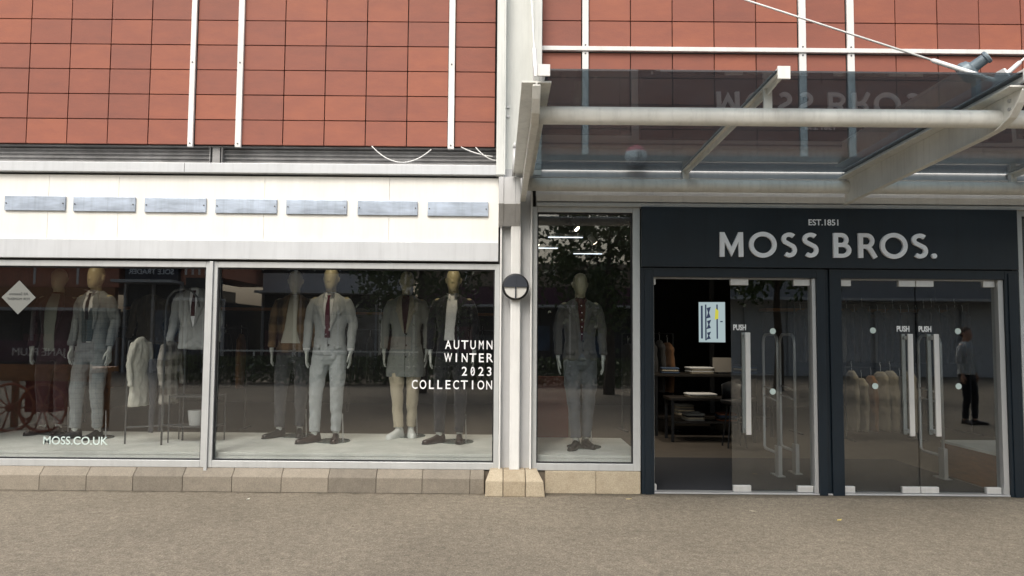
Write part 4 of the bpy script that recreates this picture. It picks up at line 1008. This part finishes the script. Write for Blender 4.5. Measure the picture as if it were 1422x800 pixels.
for z in (.17, .50): obj('shelf', bx(-.20, .32, -.14, .14, z, z+.012), black_steel, Sh)
Bw = thing('bowl', 'white flower pot standing on the lower shelf of the wire unit', 'pot', (-3.36, .78, ZP+.183))
bm = bmesh.new(); tube(bm, [(0,0,0), (0,0,.16), (0,0,.165), (0,0,.03)], [.075, .095, .088, .07], 28); obj('pot', bm, mat('white glazed pot', (.42, .43, .43), .5), Bw, smooth=False)

# ------------------------------------------------------------------ shop interior
def table(label, loc, w, d, h, rz=0):
    T = thing('display_table', label, 'table', loc, rz)
    obj('table_top', bx(-w/2, w/2, -d/2, d/2, h-.04, h), 'wood_dark', T, .004)
    for sx in (-1, 1):
        for sy in (-1, 1): obj('leg', bx(sx*(w/2-.04)-.02, sx*(w/2-.04)+.02, sy*(d/2-.04)-.02, sy*(d/2-.04)+.02, 0, h-.041), 'black', T)
    obj('lower_shelf', bx(-w/2+.061, w/2-.061, -d/2+.061, d/2-.061, .28, .31), 'wood_dark', T)
    return T
def stack(label, loc, n, cols_, rz=0, w=.30):
    T = thing('folded_clothes', label, 'clothes', loc, rz); z = 0
    for i in range(n):
        bm = bmesh.new(); hh = random.uniform(.022, .034); a, b_ = w/2*random.uniform(.93, 1), .17*random.uniform(.93, 1)
        loft(bm, [sell(z, 0, 0, a*.97, b_*.97, 24, 6), sell(z+hh*.25, 0, 0, a, b_, 24, 6), sell(z+hh*.8, 0, 0, a, b_, 24, 6), sell(z+hh, random.uniform(-.005, .005), 0, a*.95, b_*.93, 24, 5)]); z += hh+.001
        obj('garment', bm, cols_[i % len(cols_)], T, smooth=True)
    return T
blk_ = mat('black knit', (.02, .02, .024), .9); pale = mat('pale knit', (.42, .38, .30), .9); mid = mat('blue knit', (.05, .08, .14), .9); brick = mat('rust knit', (.22, .08, .04), .9); whit = fab['white_shirt']
table('black display table with folded clothes just inside the left doorway', (3.45, 4.5, 0), 1.9, .7, .98)
stack('pale folded knitwear stack at the right of the front table', (3.28, 4.4, .981), 4, [pale, whit], R(6), .42)
stack('tiny pile of dark and pale jumpers at the left of the front table', (2.80, 4.4, .981), 3, [mid, pale], R(-8))
table('lower black table with pale folded shirts in front of the taller one', (3.25, 3.75, 0), 1.3, .5, .66)
stack('folded off-white shirts fanned out on the low table', (3.10, 3.7, .661), 2, [pale, whit], R(4), .46)
stack('single grey folded top on the low table near the door handle', (3.62, 3.72, .661), 2, [fab['grey_suit']], R(-5), .34)
# TV
TV = thing('wall_screen', 'bright portrait advertising screen hung inside the left doorway', 'screen', (3.66, 4.98, 1.46))
obj('screen_body', bx(-.235, .235, .0, .06, 0, .72), 'black', TV, .005)
obj('screen_pole', bx(-.04, .04, .061, .12, -1.45, 1.585), 'black', TV)
obj('screen', bx(-.215, .215, -.004, -.001, .02, .70), emis('lit screen backdrop', (.50, .62, .64), .5), TV)
bm = bmesh.new(); 
for x, z0, z1, w in ((-.165, .08, .64, .016), (-.10, .05, .66, .012), (.085, .08, .66, .012)): box(bm, x-w, x+w, -.0065, -.0045, z0, z1)
for x, z0, z1 in ((-.055, .42, .62), (-.052, .24, .40), (-.055, .06, .20)): prism(bm, [(x-.04, z0), (x+.035, z0+.02), (x+.01, (z0+z1)/2), (x+.04, z1), (x-.03, z1-.02), (x-.008, (z0+z1)/2)], -.0065, -.0045)
box(bm, .135, .175, -.0065, -.0045, .36, .38)
obj('screen_picture', bm, emis('dark screen picture', (.03, .04, .07), .8), TV)
bm = bmesh.new(); prism(bm, [(.045, .40), (.105, .42), (.11, .55), (.06, .60)], -.0085, -.0068); obj('screen_picture', bm, emis('yellow screen picture', (.42, .40, .05), .9), TV)
TV.rotation_euler = (0, 0, R(-14))
Pn = thing('red_reflection_panel', 'low red-brown panel added for the red reflection at the left behind the narrow window mannequin', 'panel', (.66, 1.42, .006)); obj('panel_board', bx(-.26, .22, 0, .04, .03, 1.08), mat('red brown panel', (.22, .045, .03), .6), Pn, .004); obj('panel_foot', bx(-.2, .2, -.04, .10, 0, .029), 'black', Pn)  # added panel, stands in for a red reflection in the glass
for i, (x, y, a, c) in enumerate(((3.0, -1.05, 30, (.55, .45, .15)), (-2.35, -.45, 80, (.6, .58, .5)), (1.3, -.3, 10, (.5, .42, .25)), (2.35, -.75, 140, (.45, .40, .32)))):
    bm = bmesh.new(); rr = [(math.cos(R(q))*.022*(1.4 if q % 180 == 0 else .8), math.sin(R(q))*.014) for q in range(0, 360, 30)]
    va = [bm.verts.new((p[0], p[1], .003+.006*abs(p[0])/.03)) for p in rr]; vb = [bm.verts.new((p[0], p[1], .001)) for p in rr]; bm.faces.new(va); bm.faces.new(list(reversed(vb)))
    for q in range(12): bm.faces.new((va[q], vb[q], vb[(q+1) % 12], va[(q+1) % 12]))
    o = obj('litter', bm, mat('litter %d' % i, c, .8)); o.location = (x, y, .001); o.rotation_euler = (0, 0, R(a))
    tag(o, ['tiny yellow leaf on the paving before the doors', 'tiny pale scrap on the paving under the middle window', 'tiny buff scrap by the pale stone plinth', 'tiny beige scrap on the paving left of the yellow leaf'][i], 'litter', 'scraps of litter on the paving')
stack('pile of dark jumpers at the right end of the tall folded-clothes table', (4.05, 4.5, .981), 5, [mid, blk_, pale], R(12))
stack('grey jumper pile on the lower shelf of the low black table', (3.0, 3.75, .311), 4, [fab['grey_jk'], pale, blk_], R(3))
stack('rust and dark knitwear pile on the lower shelf of the low black table', (3.5, 3.75, .311), 4, [brick, blk_, mid], R(-4))
stack('pale shirts on the lower shelf of the tall table', (3.05, 4.5, .311), 6, [pale, fab['grey_jk']], R(2))
St = thing('stool', 'round black stool with curved back in front of the folded-clothes table', 'stool', (3.42, 3.1, 0))
bm = bmesh.new(); tube(bm, [(0, 0, .62), (0, 0, .64), (0, 0, .67), (0, 0, .68)], [.17, .19, .19, .17], 28); obj('seat', bm, 'black', St)
bm = bmesh.new(); rr_ = [(.17*math.cos(R(q)), .17*math.sin(R(q))) for q in range(0, 181, 12)]
loft(bm, [[(x, y, .681) for x, y in rr_], [(x*1.02, y*1.05, .93-.05*abs(x)/.17) for x, y in rr_]], False, False); obj('backrest', bm, 'black', St, smooth=True).modifiers.new('s', 'SOLIDIFY').thickness = .015
for q in (45, 135, 225, 315):
    bm = bmesh.new(); tube(bm, [(.10*math.cos(R(q)), .10*math.sin(R(q)), .62), (.19*math.cos(R(q)), .19*math.sin(R(q)), 0)], .012, 8); obj('leg', bm, 'black', St)
Cd = thing('sign_stand', 'small pale card stand on the tall folded-clothes table under the screen', 'card stand', (3.62, 4.3, .981)); obj('card', bx(-.15, .15, 0, .012, .03, .26), mat('pale card', (.35, .33, .3), .7), Cd); obj('stand_foot', bx(-.08, .08, -.03, .05, 0, .029), 'black', Cd)
# clothes racks along the back of the shop
def garment_simple():
    bm = bmesh.new()
    rg = []
    for z, rx, ry in ((0, .23, .035), (.25, .24, .045), (.55, .225, .05), (.74, .22, .045), (.82, .16, .03), (.86, .05, .02)): rg.append(sell(z, 0, 0, rx, ry, 20, 2.6))
    loft(bm, rg)
    return finish(bm, .03, 2, .03, .12)
gm = garment_simple()
def rack(label, loc, w, mats, rz=0, h=1.62, n=12, glabel=''):
    T = thing('clothes_rack', label, 'clothes rack', loc, rz)
    bm = bmesh.new(); tube(bm, [(-w/2, 0, 0), (-w/2, 0, h), (w/2, 0, h), (w/2, 0, 0)], .014, 10); obj('rack_frame', bm, black_steel, T)
    bm = bmesh.new(); box(bm, -w/2-.02, -w/2+.02, -.25, .25, 0, .03); box(bm, w/2-.02, w/2+.02, -.25, .25, 0, .03); pieces('rack_foot', bm, black_steel, T)
    for i in range(n):
        me = gm.copy(); me.materials.clear(); me.materials.append(mats[i % len(mats)])
        g = thing('hanging_garment', glabel, 'garment', (0, 0, 0), 0, glabel)
        x = -w/2+.1+(w-.2)*i/(n-1); v = Vector((x*math.cos(rz), x*math.sin(rz), 0))
        g.location = Vector(loc)+v+Vector((0, 0, h-.98)); g.rotation_euler = (0, 0, rz+R(90)+random.uniform(-.1, .1)); g.scale = (1, 1, random.uniform(.95, 1.1))
        obj('garment', me, mats[i % len(mats)], g)
        bm = bmesh.new(); tube(bm, [(0, 0, .85), (0, 0, .92)]+[(.02*math.cos(R(a))-.0, 0, .955+.02*math.sin(R(a))) for a in range(-90, 120, 30)], .004, 6); obj('hanger', bm, 'steel', g)
    return T
navyg = cloth('navy garment', (.012, .016, .026)); greyg = cloth('grey garment', (.07, .072, .075)); blkg = cloth('black garment', (.012, .012, .013)); tang = cloth('tan garment', (.24, .13, .07)); creamg = cloth('cream garment', (.30, .27, .21))
rack('tall rack of dark suits behind the right doors', (6.4, 4.7, 0), 2.9, [navyg, greyg, navyg, blkg], 0, 2.15, 22, 'dark suit jacket hanging on the high back rack of the shop')
rack('low rack of pale and tan garments in front of the tall suit rack', (6.0, 4.0, 0), 1.1, [creamg, creamg, tang, creamg, creamg, greyg], 0, 1.12, 7, 'pale or tan shirt on the low rack behind the right doors')
rack('dark rack of suits deep inside behind the middle window', (-1.5, 6.8, 0), 3.2, [blkg, navyg, greyg], 0, 1.65, 12, 'dark garment on the rack deep behind the middle window')
rack('dark rack of jackets deep inside behind the left window', (-5.6, 4.6, 0), 3.0, [blkg, greyg, navyg, tang], 0, 1.65, 12, 'jacket on the rack behind the left window')
def shelf(label, loc, w, d=.35):
    T = thing('wall_shelf', label, 'shelf', loc); obj('shelf_board', bx(-w/2, w/2, -d/2, d/2, 0, .05), 'wood_orange', T, .004)
    for x in (-w/2+.1, w/2-.1): obj('shelf_post', bx(x-.02, x+.02, d/2+.001, d/2+.04, -loc[2], .4), 'black', T)
    return T
shelf('orange wooden shelf above the jackets behind the left window', (-5.4, 5.1, 1.95), 3.6)
shelf('orange wooden shelf above the dark suits behind the right doors', (6.2, 5.2, 2.02), 3.2)
shelf('orange wooden shelf over the dark rack behind the middle window', (-1.4, 7.3, 1.95), 3.4)
rack('short rack of grey and tan jackets at the left beyond the open door', (2.55, 4.9, 0), .9, [greyg, tang, creamg, greyg], R(10), 1.62, 6, 'jacket on the short rack beyond the open left door')
# security gates
def gate(label, loc):
    T = thing('security_gate', label, 'security gate', loc, 0, 'shop security gates'); bm = bmesh.new()
    pts = [(0, -.22, .12), (0, -.22, 1.50), (0, -.20, 1.56), (0, -.14, 1.60), (0, .14, 1.60), (0, .20, 1.56), (0, .22, 1.50), (0, .22, .28), (0, .18, .25), (0, -.22, .25)]
    tube(bm, pts, .017, 10); obj('gate_loop', bm, 'steel_matt', T, smooth=True)
    bm = bmesh.new(); tube(bm, [(0, -.22, .95), (0, .22, .98)], .010, 8); tube(bm, [(0, -.22, .84), (0, .22, .87)], .010, 8); pieces('cross_bar', bm, 'steel_matt', T, smooth=True)
    bm = bmesh.new(); box(bm, -.022, .022, -.27, -.16, .012, .34); obj('pedestal', bm, 'steel_matt', T, .004)
    bm = bmesh.new(); box(bm, -.045, .045, -.30, -.08, 0, .011); obj('foot_plate', bm, 'steel_matt', T)
    return T
g1 = gate('grey security gate inside the left doors, nearer the door handle', (3.21, 1.10, .015))
copy_tree(g1, None, (3.47, 1.26, .015), 0, 'grey security gate inside the left doors, nearer the steel closing post')
copy_tree(g1, None, (5.03, 1.02, .015), 0, 'grey security gate behind the right leaf of the right doors')
# ceiling lights inside
SP = [(-4.62, .55), (-1.85, .48), (-.52, .52), (.95, 1.6), (-.9, 2.6), (.55, 3.4), (1.35, 2.9), (-1.4, 4.2), (.2, 5.2), (3.0, 3.6), (-3.6, 3.0), (5.6, 3.4)]  # the one over the folded clothes is added to brighten them
for i, (x, y) in enumerate(SP):
    where = ['above the check-suit mannequin', 'above the light grey suit mannequin', 'above the white-shirt mannequin', 'behind the narrow window', 'behind the grey coat mannequin', 'deep behind the narrow window', 'right of the narrow window mannequin head', 'at the shop middle behind the second window', 'far back behind the brick partition', 'added to brighten the folded clothes table behind the left doors', 'behind the hanging clothes in the left window', 'in front of the tall suit rack'][i]
    T = thing('ceiling_spotlight', 'small lit ceiling spotlight '+where, 'spotlight', (x, y, 3.05), R(20*i), 'ceiling spotlights')
    bm = bmesh.new(); tube(bm, [(0, 0, 0), (0, 0, -.06)], .012, 8); tube(bm, [(0, .04, -.05), (0, -.05, -.14)], [.035, .045], 16); obj('lamp_body', bm, 'vinyl' if i > 3 else 'black', T)
    bm = bmesh.new(); tube(bm, [(0, -.051, -.141), (0, -.055, -.145)], [.038, .036], 16); obj('lamp_lens', bm, emis('spot lens', (1, .86, .62), 9), T)
def area(name, loc, size, e, col, rot=(0, 0, 0)):
    ld = bpy.data.lights.new(name, 'SPOT'); ld.energy = e; ld.color = col; ld.shadow_soft_size = size; ld.spot_size = R(100); ld.spot_blend = .8
    o = bpy.data.objects.new(name, ld); C.objects.link(o); o.location = loc; o.rotation_euler = rot; return o
for i, (x, y) in enumerate(SP[:4]): area('spot_light_source', (x, y-.08, 2.86), .04, (14, 13, 15, 8)[i], (1, .84, .60))
for i, (x, y) in enumerate(SP[4:]): area('spot_light_source', (x, y-.08, 2.86), .04, 60, (1, .86, .68))
# strip lights
for i, (x, y) in enumerate([(-1.6, 2.2), (-.25, 3.6), (1.0, 3.2), (.75, 4.6), (1.6, 5.4)]):
    T = thing('strip_light', 'thin lit ceiling strip light '+['above the grey coat mannequin', 'between the coat and white-shirt mannequins', 'left in the narrow window', 'above the narrow window mannequin', 'deep behind the narrow window'][i], 'strip light', (x, y, 3.048), 0, 'ceiling strip lights')
    obj('light_body', bx(-.26, .26, -.03, .03, -.03, 0), 'vinyl', T); obj('diffuser', bx(-.25, .25, -.025, .025, -.036, -.031), emis('strip diffuser', (.8, .9, 1), 2.2), T)

# ------------------------------------------------------------------ people seen reflected
def person(label, loc, rz, o, pose='C'):
    o = dict(o); o.update(stand=False, skin='skin', collar=False, cuffs=False, sock='skin')
    T = mannequin(label, loc, rz, pose, o, 'person', 'person', .93, None, True)
    bm = bmesh.new(); loft(bm, [sell(z, 0, cy, rx, ry, 24, 2.1) for z, rx, cy, ry in ((1.74, .076, .05, .062), (1.79, .084, .035, .080), (1.84, .085, .018, .098), (1.88, .074, .010, .095), (1.912, .050, .01, .068), (1.925, .02, .01, .03))]); obj('hair', finish(bm, .012, 3, .01, .04), 'hair', T)
    bm = bmesh.new()
    for s in (-1, 1): bmesh.ops.create_uvsphere(bm, u_segments=10, v_segments=8, radius=.011, matrix=Matrix.Translation((s*.031, -.088, 1.79)))
    pieces('eye', bm, 'black', T, smooth=True)
    return T
person('person in pale grey t-shirt and dark trousers walking past the far right of the shopfront', (8.75, -6.2, 0), R(150), dict(jacket=mat('pale grey jersey', (.42, .45, .46), .9), trousers=fab['dark_tr'], shirt=mat('pale jersey front', (.42, .45, .46), .9), cut='wide', rows=[(1.63, -.05, .05), (1.55, -.03, .03)], shoes=fab['black_shoe'], hem=.98))
# ------------------------------------------------------------------ the other side of the mall (seen in the glass)
brick_red = mat('opposite red brick', (.45, .18, .11), .8, var=.2, vscale=3); dk = mat('dark shopfront', (.02, .022, .028), .25)
shop_tints = [mat('display tint %d' % i, c, .6, var=.5, vscale=1.6) for i, c in enumerate(((.05, .06, .08), (.22, .10, .06), (.30, .28, .25), (.04, .08, .14), (.12, .04, .05), (.10, .10, .10), (.03, .03, .035)))]
def opp(label, x0, x1, y, h, mwall, sign_m=None, txt=None, tsize=.45, hs=3.2, setback=6, front=None):
    T = thing('opposite_shop', label, 'shop', ((x0+x1)/2, y, 0)); w = (x1-x0)/2
    obj('wall', bx(-w, w, -setback, 0, hs+.9, h), mwall, T)
    obj('shopfront', bx(-w+.05, w-.05, -setback, -.25, 0, hs), front or dk, T)
    rq = random.Random(int(x0*10))
    if not front:
        nn = max(2, int(w*2/1.1))
        for i in range(nn):
            xa = -w+.1+(2*w-.2)*i/nn; za = rq.uniform(.1, .9); obj('window_display', bx(xa+.06, xa+(2*w-.2)/nn-.06, -.249, -.20, za, rq.uniform(1.3, hs-.2)), rq.choice(shop_tints), T)
    fr = bmesh.new(); n = max(2, int(w*2/1.6))
    for i in range(n+1): xx = -w+.05+(2*w-.1)*i/n; box(fr, xx-.04, xx+.04, -.25, -.1, 0, hs)
    box(fr, -w, w, -.25, .9, hs, hs+.10); obj('frame', fr, 'alu_grey', T)
    obj('sign_board', bx(-w+.1, w-.1, -.2, .05, hs+.12, hs+.88), sign_m or dk, T)
    bm = bmesh.new()
    for i in range(6): box(bm, -w+.05+i*w/3, -w+.12+i*w/3, .001, .04, hs+1.0, h)
    obj('cladding_rail', bm, 'bar_white', T)
    if txt:
        me = text_mesh(txt, tsize, .01, .004, 'CENTER'); me.materials.clear(); me.transform(Matrix.Rotation(PI, 4, 'Z')); me.transform(Matrix.Translation((0, .07, hs+.36))); obj('lettering', me, 'vinyl', T)
    return T
navysign = mat('navy sign', (.01, .013, .03), .4)
opp('opposite shop with navy SOLE TRADER sign between two red brick fronts', -14.1, -11.9, -20.2, 7.4, brick_red, navysign, 'SOLE TRADER', .27, 3.35)
opp('opposite corner shop with red brick upper wall, left of the navy sign', -24, -14.25, -20.2, 7.4, brick_red, mat('orange sign', (.30, .12, .04), .5), hs=2.3)
opp('narrow opposite shop with red brick wall, right of the navy sign', -11.8, -10.3, -20.2, 6.8, brick_red, dk, hs=2.7)
opp('low dark glass opposite shop with white fascia', -10.1, -3.5, -24, 4.4, dk, mat('pale sign', (.5, .5, .52), .5))
opp('low opposite shop behind the trees', -3.3, 8, -24, 4.6, mat('tan wall', (.25, .2, .15), .7), mat('plum sign', (.08, .02, .05), .4), hs=2.7)
pc = mat('pale cladding', (.50, .49, .48), .6)
opp('opposite shop with front made pale for the door reflection at the far right', 8.2, 24, -22, 6.6, pc, mat('grey sign', (.3, .3, .31), .5), hs=3.0, front=mat('pale front for the door reflection', (.55, .56, .57), .5, var=.1))  # shutter front is invented, pale to brighten the right doors' reflection
bm = bmesh.new(); box(bm, -9.0, -1.5, -16.1, -16.05, .95, 1.0); box(bm, -9.0, -1.5, -16.1, -16.05, .5, .53)
for i in range(7): box(bm, -9.0+i*1.24, -8.95+i*1.24, -16.1, -16.05, 0, .95)
tag(obj('railing', bm, 'white_paint'), 'white metal railing in front of the low dark opposite shop', 'railing')
for i, x in enumerate((-9.4, -6.6, -3.8)):
    o = thing('street_lamp', ['white street lamp at the left end of the railing', 'white street lamp at the middle of the railing', 'white street lamp near the right end of the railing'][i], 'street lamp', (x, -16.6, 0), 0, 'street lamps across the street')
    bm = bmesh.new(); tube(bm, [(0,0,0),(0,0,4.2)]+[(.5*(1-math.cos(R(a))), 0, 4.2+.5*math.sin(R(a))) for a in range(15, 120, 15)], .05, 10); obj('pole', bm, 'white_paint', o, smooth=True)
    bm = bmesh.new(); tube(bm, [(.62, 0, 4.68), (.95, 0, 4.55)], [.07, .10], 12); obj('lamp_head', bm, 'alu_grey', o)
leafm = mat('tree leaf', (.055, .095, .025), .6, var=.4, vscale=1.2); barkm = mat('bark', (.07, .055, .04), .9, var=.3, bump=.5)
def tree(label, x, y, h, r, zc, seed):
    rnd = random.Random(seed); T = thing('tree', label, 'tree', (x, y, 0), 0, 'trees in the shopping street')
    bm = bmesh.new(); tube(bm, [(0, 0, 0), (.05, 0, 1.2), (-.03, .03, 2.4), (.05, 0, h*.75)], [.16, .12, .10, .03], 10)
    for i in range(7):
        a = rnd.uniform(0, 6.28); z = rnd.uniform(1.9, h*.65); l = r*rnd.uniform(.5, .85)
        tube(bm, [(0, 0, z), (math.cos(a)*l*.5, math.sin(a)*l*.5, z+l*.4), (math.cos(a)*l, math.sin(a)*l, z+l*.6)], [.05, .03, .012], 6)
    obj('trunk', bm, barkm, T)
    bm = bmesh.new(); cl = []
    for i in range(46):
        v = Vector((rnd.gauss(0, 1), rnd.gauss(0, 1), rnd.gauss(0, 1))).normalized()*rnd.uniform(.35, 1.0)
        cl.append((Vector((v.x*r, v.y*r, zc+v.z*(h-zc))), r*rnd.uniform(.18, .34)))
    for i in range(5200):
        c, cr = rnd.choice(cl); d = Vector((rnd.gauss(0, .5), rnd.gauss(0, .5), rnd.gauss(0, .5)))*cr; p = c+d
        u = Vector((rnd.uniform(-1, 1), rnd.uniform(-1, 1), rnd.uniform(-1, 1))).normalized(); w = u.orthogonal().normalized(); s = rnd.uniform(.05, .11)
        bm.faces.new([bm.verts.new(p+u*s), bm.verts.new(p+w*s*.6), bm.verts.new(p-u*s), bm.verts.new(p-w*s*.6)])
    obj('crown', bm, leafm, T)
tree('leafy tree across the street mirrored in the middle shop window', -2.0, -12.2, 6.4, 2.4, 3.9, 1)
tree('leafy tree across the street mirrored in the narrow window', 3.0, -12.2, 6.6, 2.1, 4.2, 2)
tree('leafy tree across the street mirrored in the left doors', 8.2, -14.0, 6.0, 1.9, 4.1, 3)
tree('leafy tree at the far end of the street', -20.5, -14.5, 6.2, 2.0, 4.2, 4)
bm = bmesh.new(); rnd = random.Random(9)
for i in range(9000):
    p = Vector((rnd.uniform(-10, 6), -15.2+rnd.gauss(0, .35), rnd.uniform(.05, .85))); u = Vector((rnd.uniform(-1, 1), rnd.uniform(-1, 1), rnd.uniform(-1, 1))).normalized(); w = u.orthogonal().normalized(); s = rnd.uniform(.04, .09)
    bm.faces.new([bm.verts.new(p+u*s), bm.verts.new(p+w*s*.6), bm.verts.new(p-u*s), bm.verts.new(p-w*s*.6)])
tag(obj('hedge', bm, leafm), 'long low planted hedge across the middle of the shopping street', 'hedge')
# barrow with wheels
Bw = thing('market_barrow', 'orange wooden market barrow with two spoked wheels and a plum sign', 'barrow', (-7.15, -4.3, 0), R(180))
obj('cart_bed', bx(-.9, .9, -.4, .4, .92, 1.0), 'wood_orange', Bw, .005); obj('cart_side', bx(-.9, .9, -.42, -.401, .80, 1.06), 'wood_orange', Bw, .005)
obj('sign_panel', bx(-.85, .85, -.3, -.26, 1.10, 1.42), mat('plum panel', (.06, .015, .04), .5), Bw)
me = text_mesh('JANE PLUM', .17, .004, 0, 'CENTER'); me.materials.clear(); me.transform(Matrix.Translation((0, -.31, 1.19))); obj('lettering', me, 'vinyl', Bw)
for x in (-.75, .75): obj('leg', bx(x-.04, x+.04, .3, .38, 0, .92), 'wood_orange', Bw)
for x in (-.22, .28):
    bm = bmesh.new(); tube(bm, [(x+.36*math.cos(R(a)), -.5, .40+.36*math.sin(R(a))) for a in range(0, 361, 12)], .022, 8)
    for a in range(0, 360, 36): tube(bm, [(x, -.5, .40), (x+.36*math.cos(R(a)), -.5, .40+.36*math.sin(R(a)))], .012, 6)
    disc(bm, (x, -.5, .40), .06, 'y', .08, 14); obj('wheel', bm, mat('red orange wheel paint', (.42, .12, .05), .5), Bw, smooth=True)
obj('crate_front', bx(-.2, .25, -.2, .2, .3, .8), mat('red crate', (.30, .03, .02), .6), Bw)

# ------------------------------------------------------------------ light
w = bpy.data.worlds.new('World'); scene.world = w; w.use_nodes = True; nt = w.node_tree; nt.nodes.clear()
sky = N(nt, 'ShaderNodeTexSky'); sky.sky_type = 'NISHITA'; sky.sun_disc = False; sky.sun_elevation = R(50); sky.sun_rotation = R(200); sky.air_density = 1.6; sky.dust_density = 6; sky.ozone_density = 1.2
hs = N(nt, 'ShaderNodeHueSaturation', Saturation=.62); L(nt, sky.outputs[0], hs.inputs['Color'])
bg = N(nt, 'ShaderNodeBackground', Strength=.15); L(nt, hs.outputs[0], bg.inputs[0]); ow = N(nt, 'ShaderNodeOutputWorld'); L(nt, bg.outputs[0], ow.inputs[0])
sd = bpy.data.lights.new('sun', 'SUN'); sd.energy = .75; sd.angle = R(25); sd.color = (1, .97, .92); so = bpy.data.objects.new('sun', sd); C.objects.link(so)
el, az = R(50), R(200)   # azimuth measured from +Y, clockwise: behind the camera, a little to the left
dirv = Vector((math.sin(az)*math.cos(el), math.cos(az)*math.cos(el), math.sin(el))); so.rotation_euler = dirv.to_track_quat('Z', 'Y').to_euler(); so.location = dirv*30
scene.view_settings.view_transform = 'Standard'; scene.view_settings.look = 'None'; scene.view_settings.gamma = 1; scene.view_settings.exposure = .60
scene.cycles.max_bounces = 10; scene.cycles.transparent_max_bounces = 16; scene.cycles.use_denoising = True; scene.cycles.caustics_reflective = False; scene.cycles.caustics_refractive = False
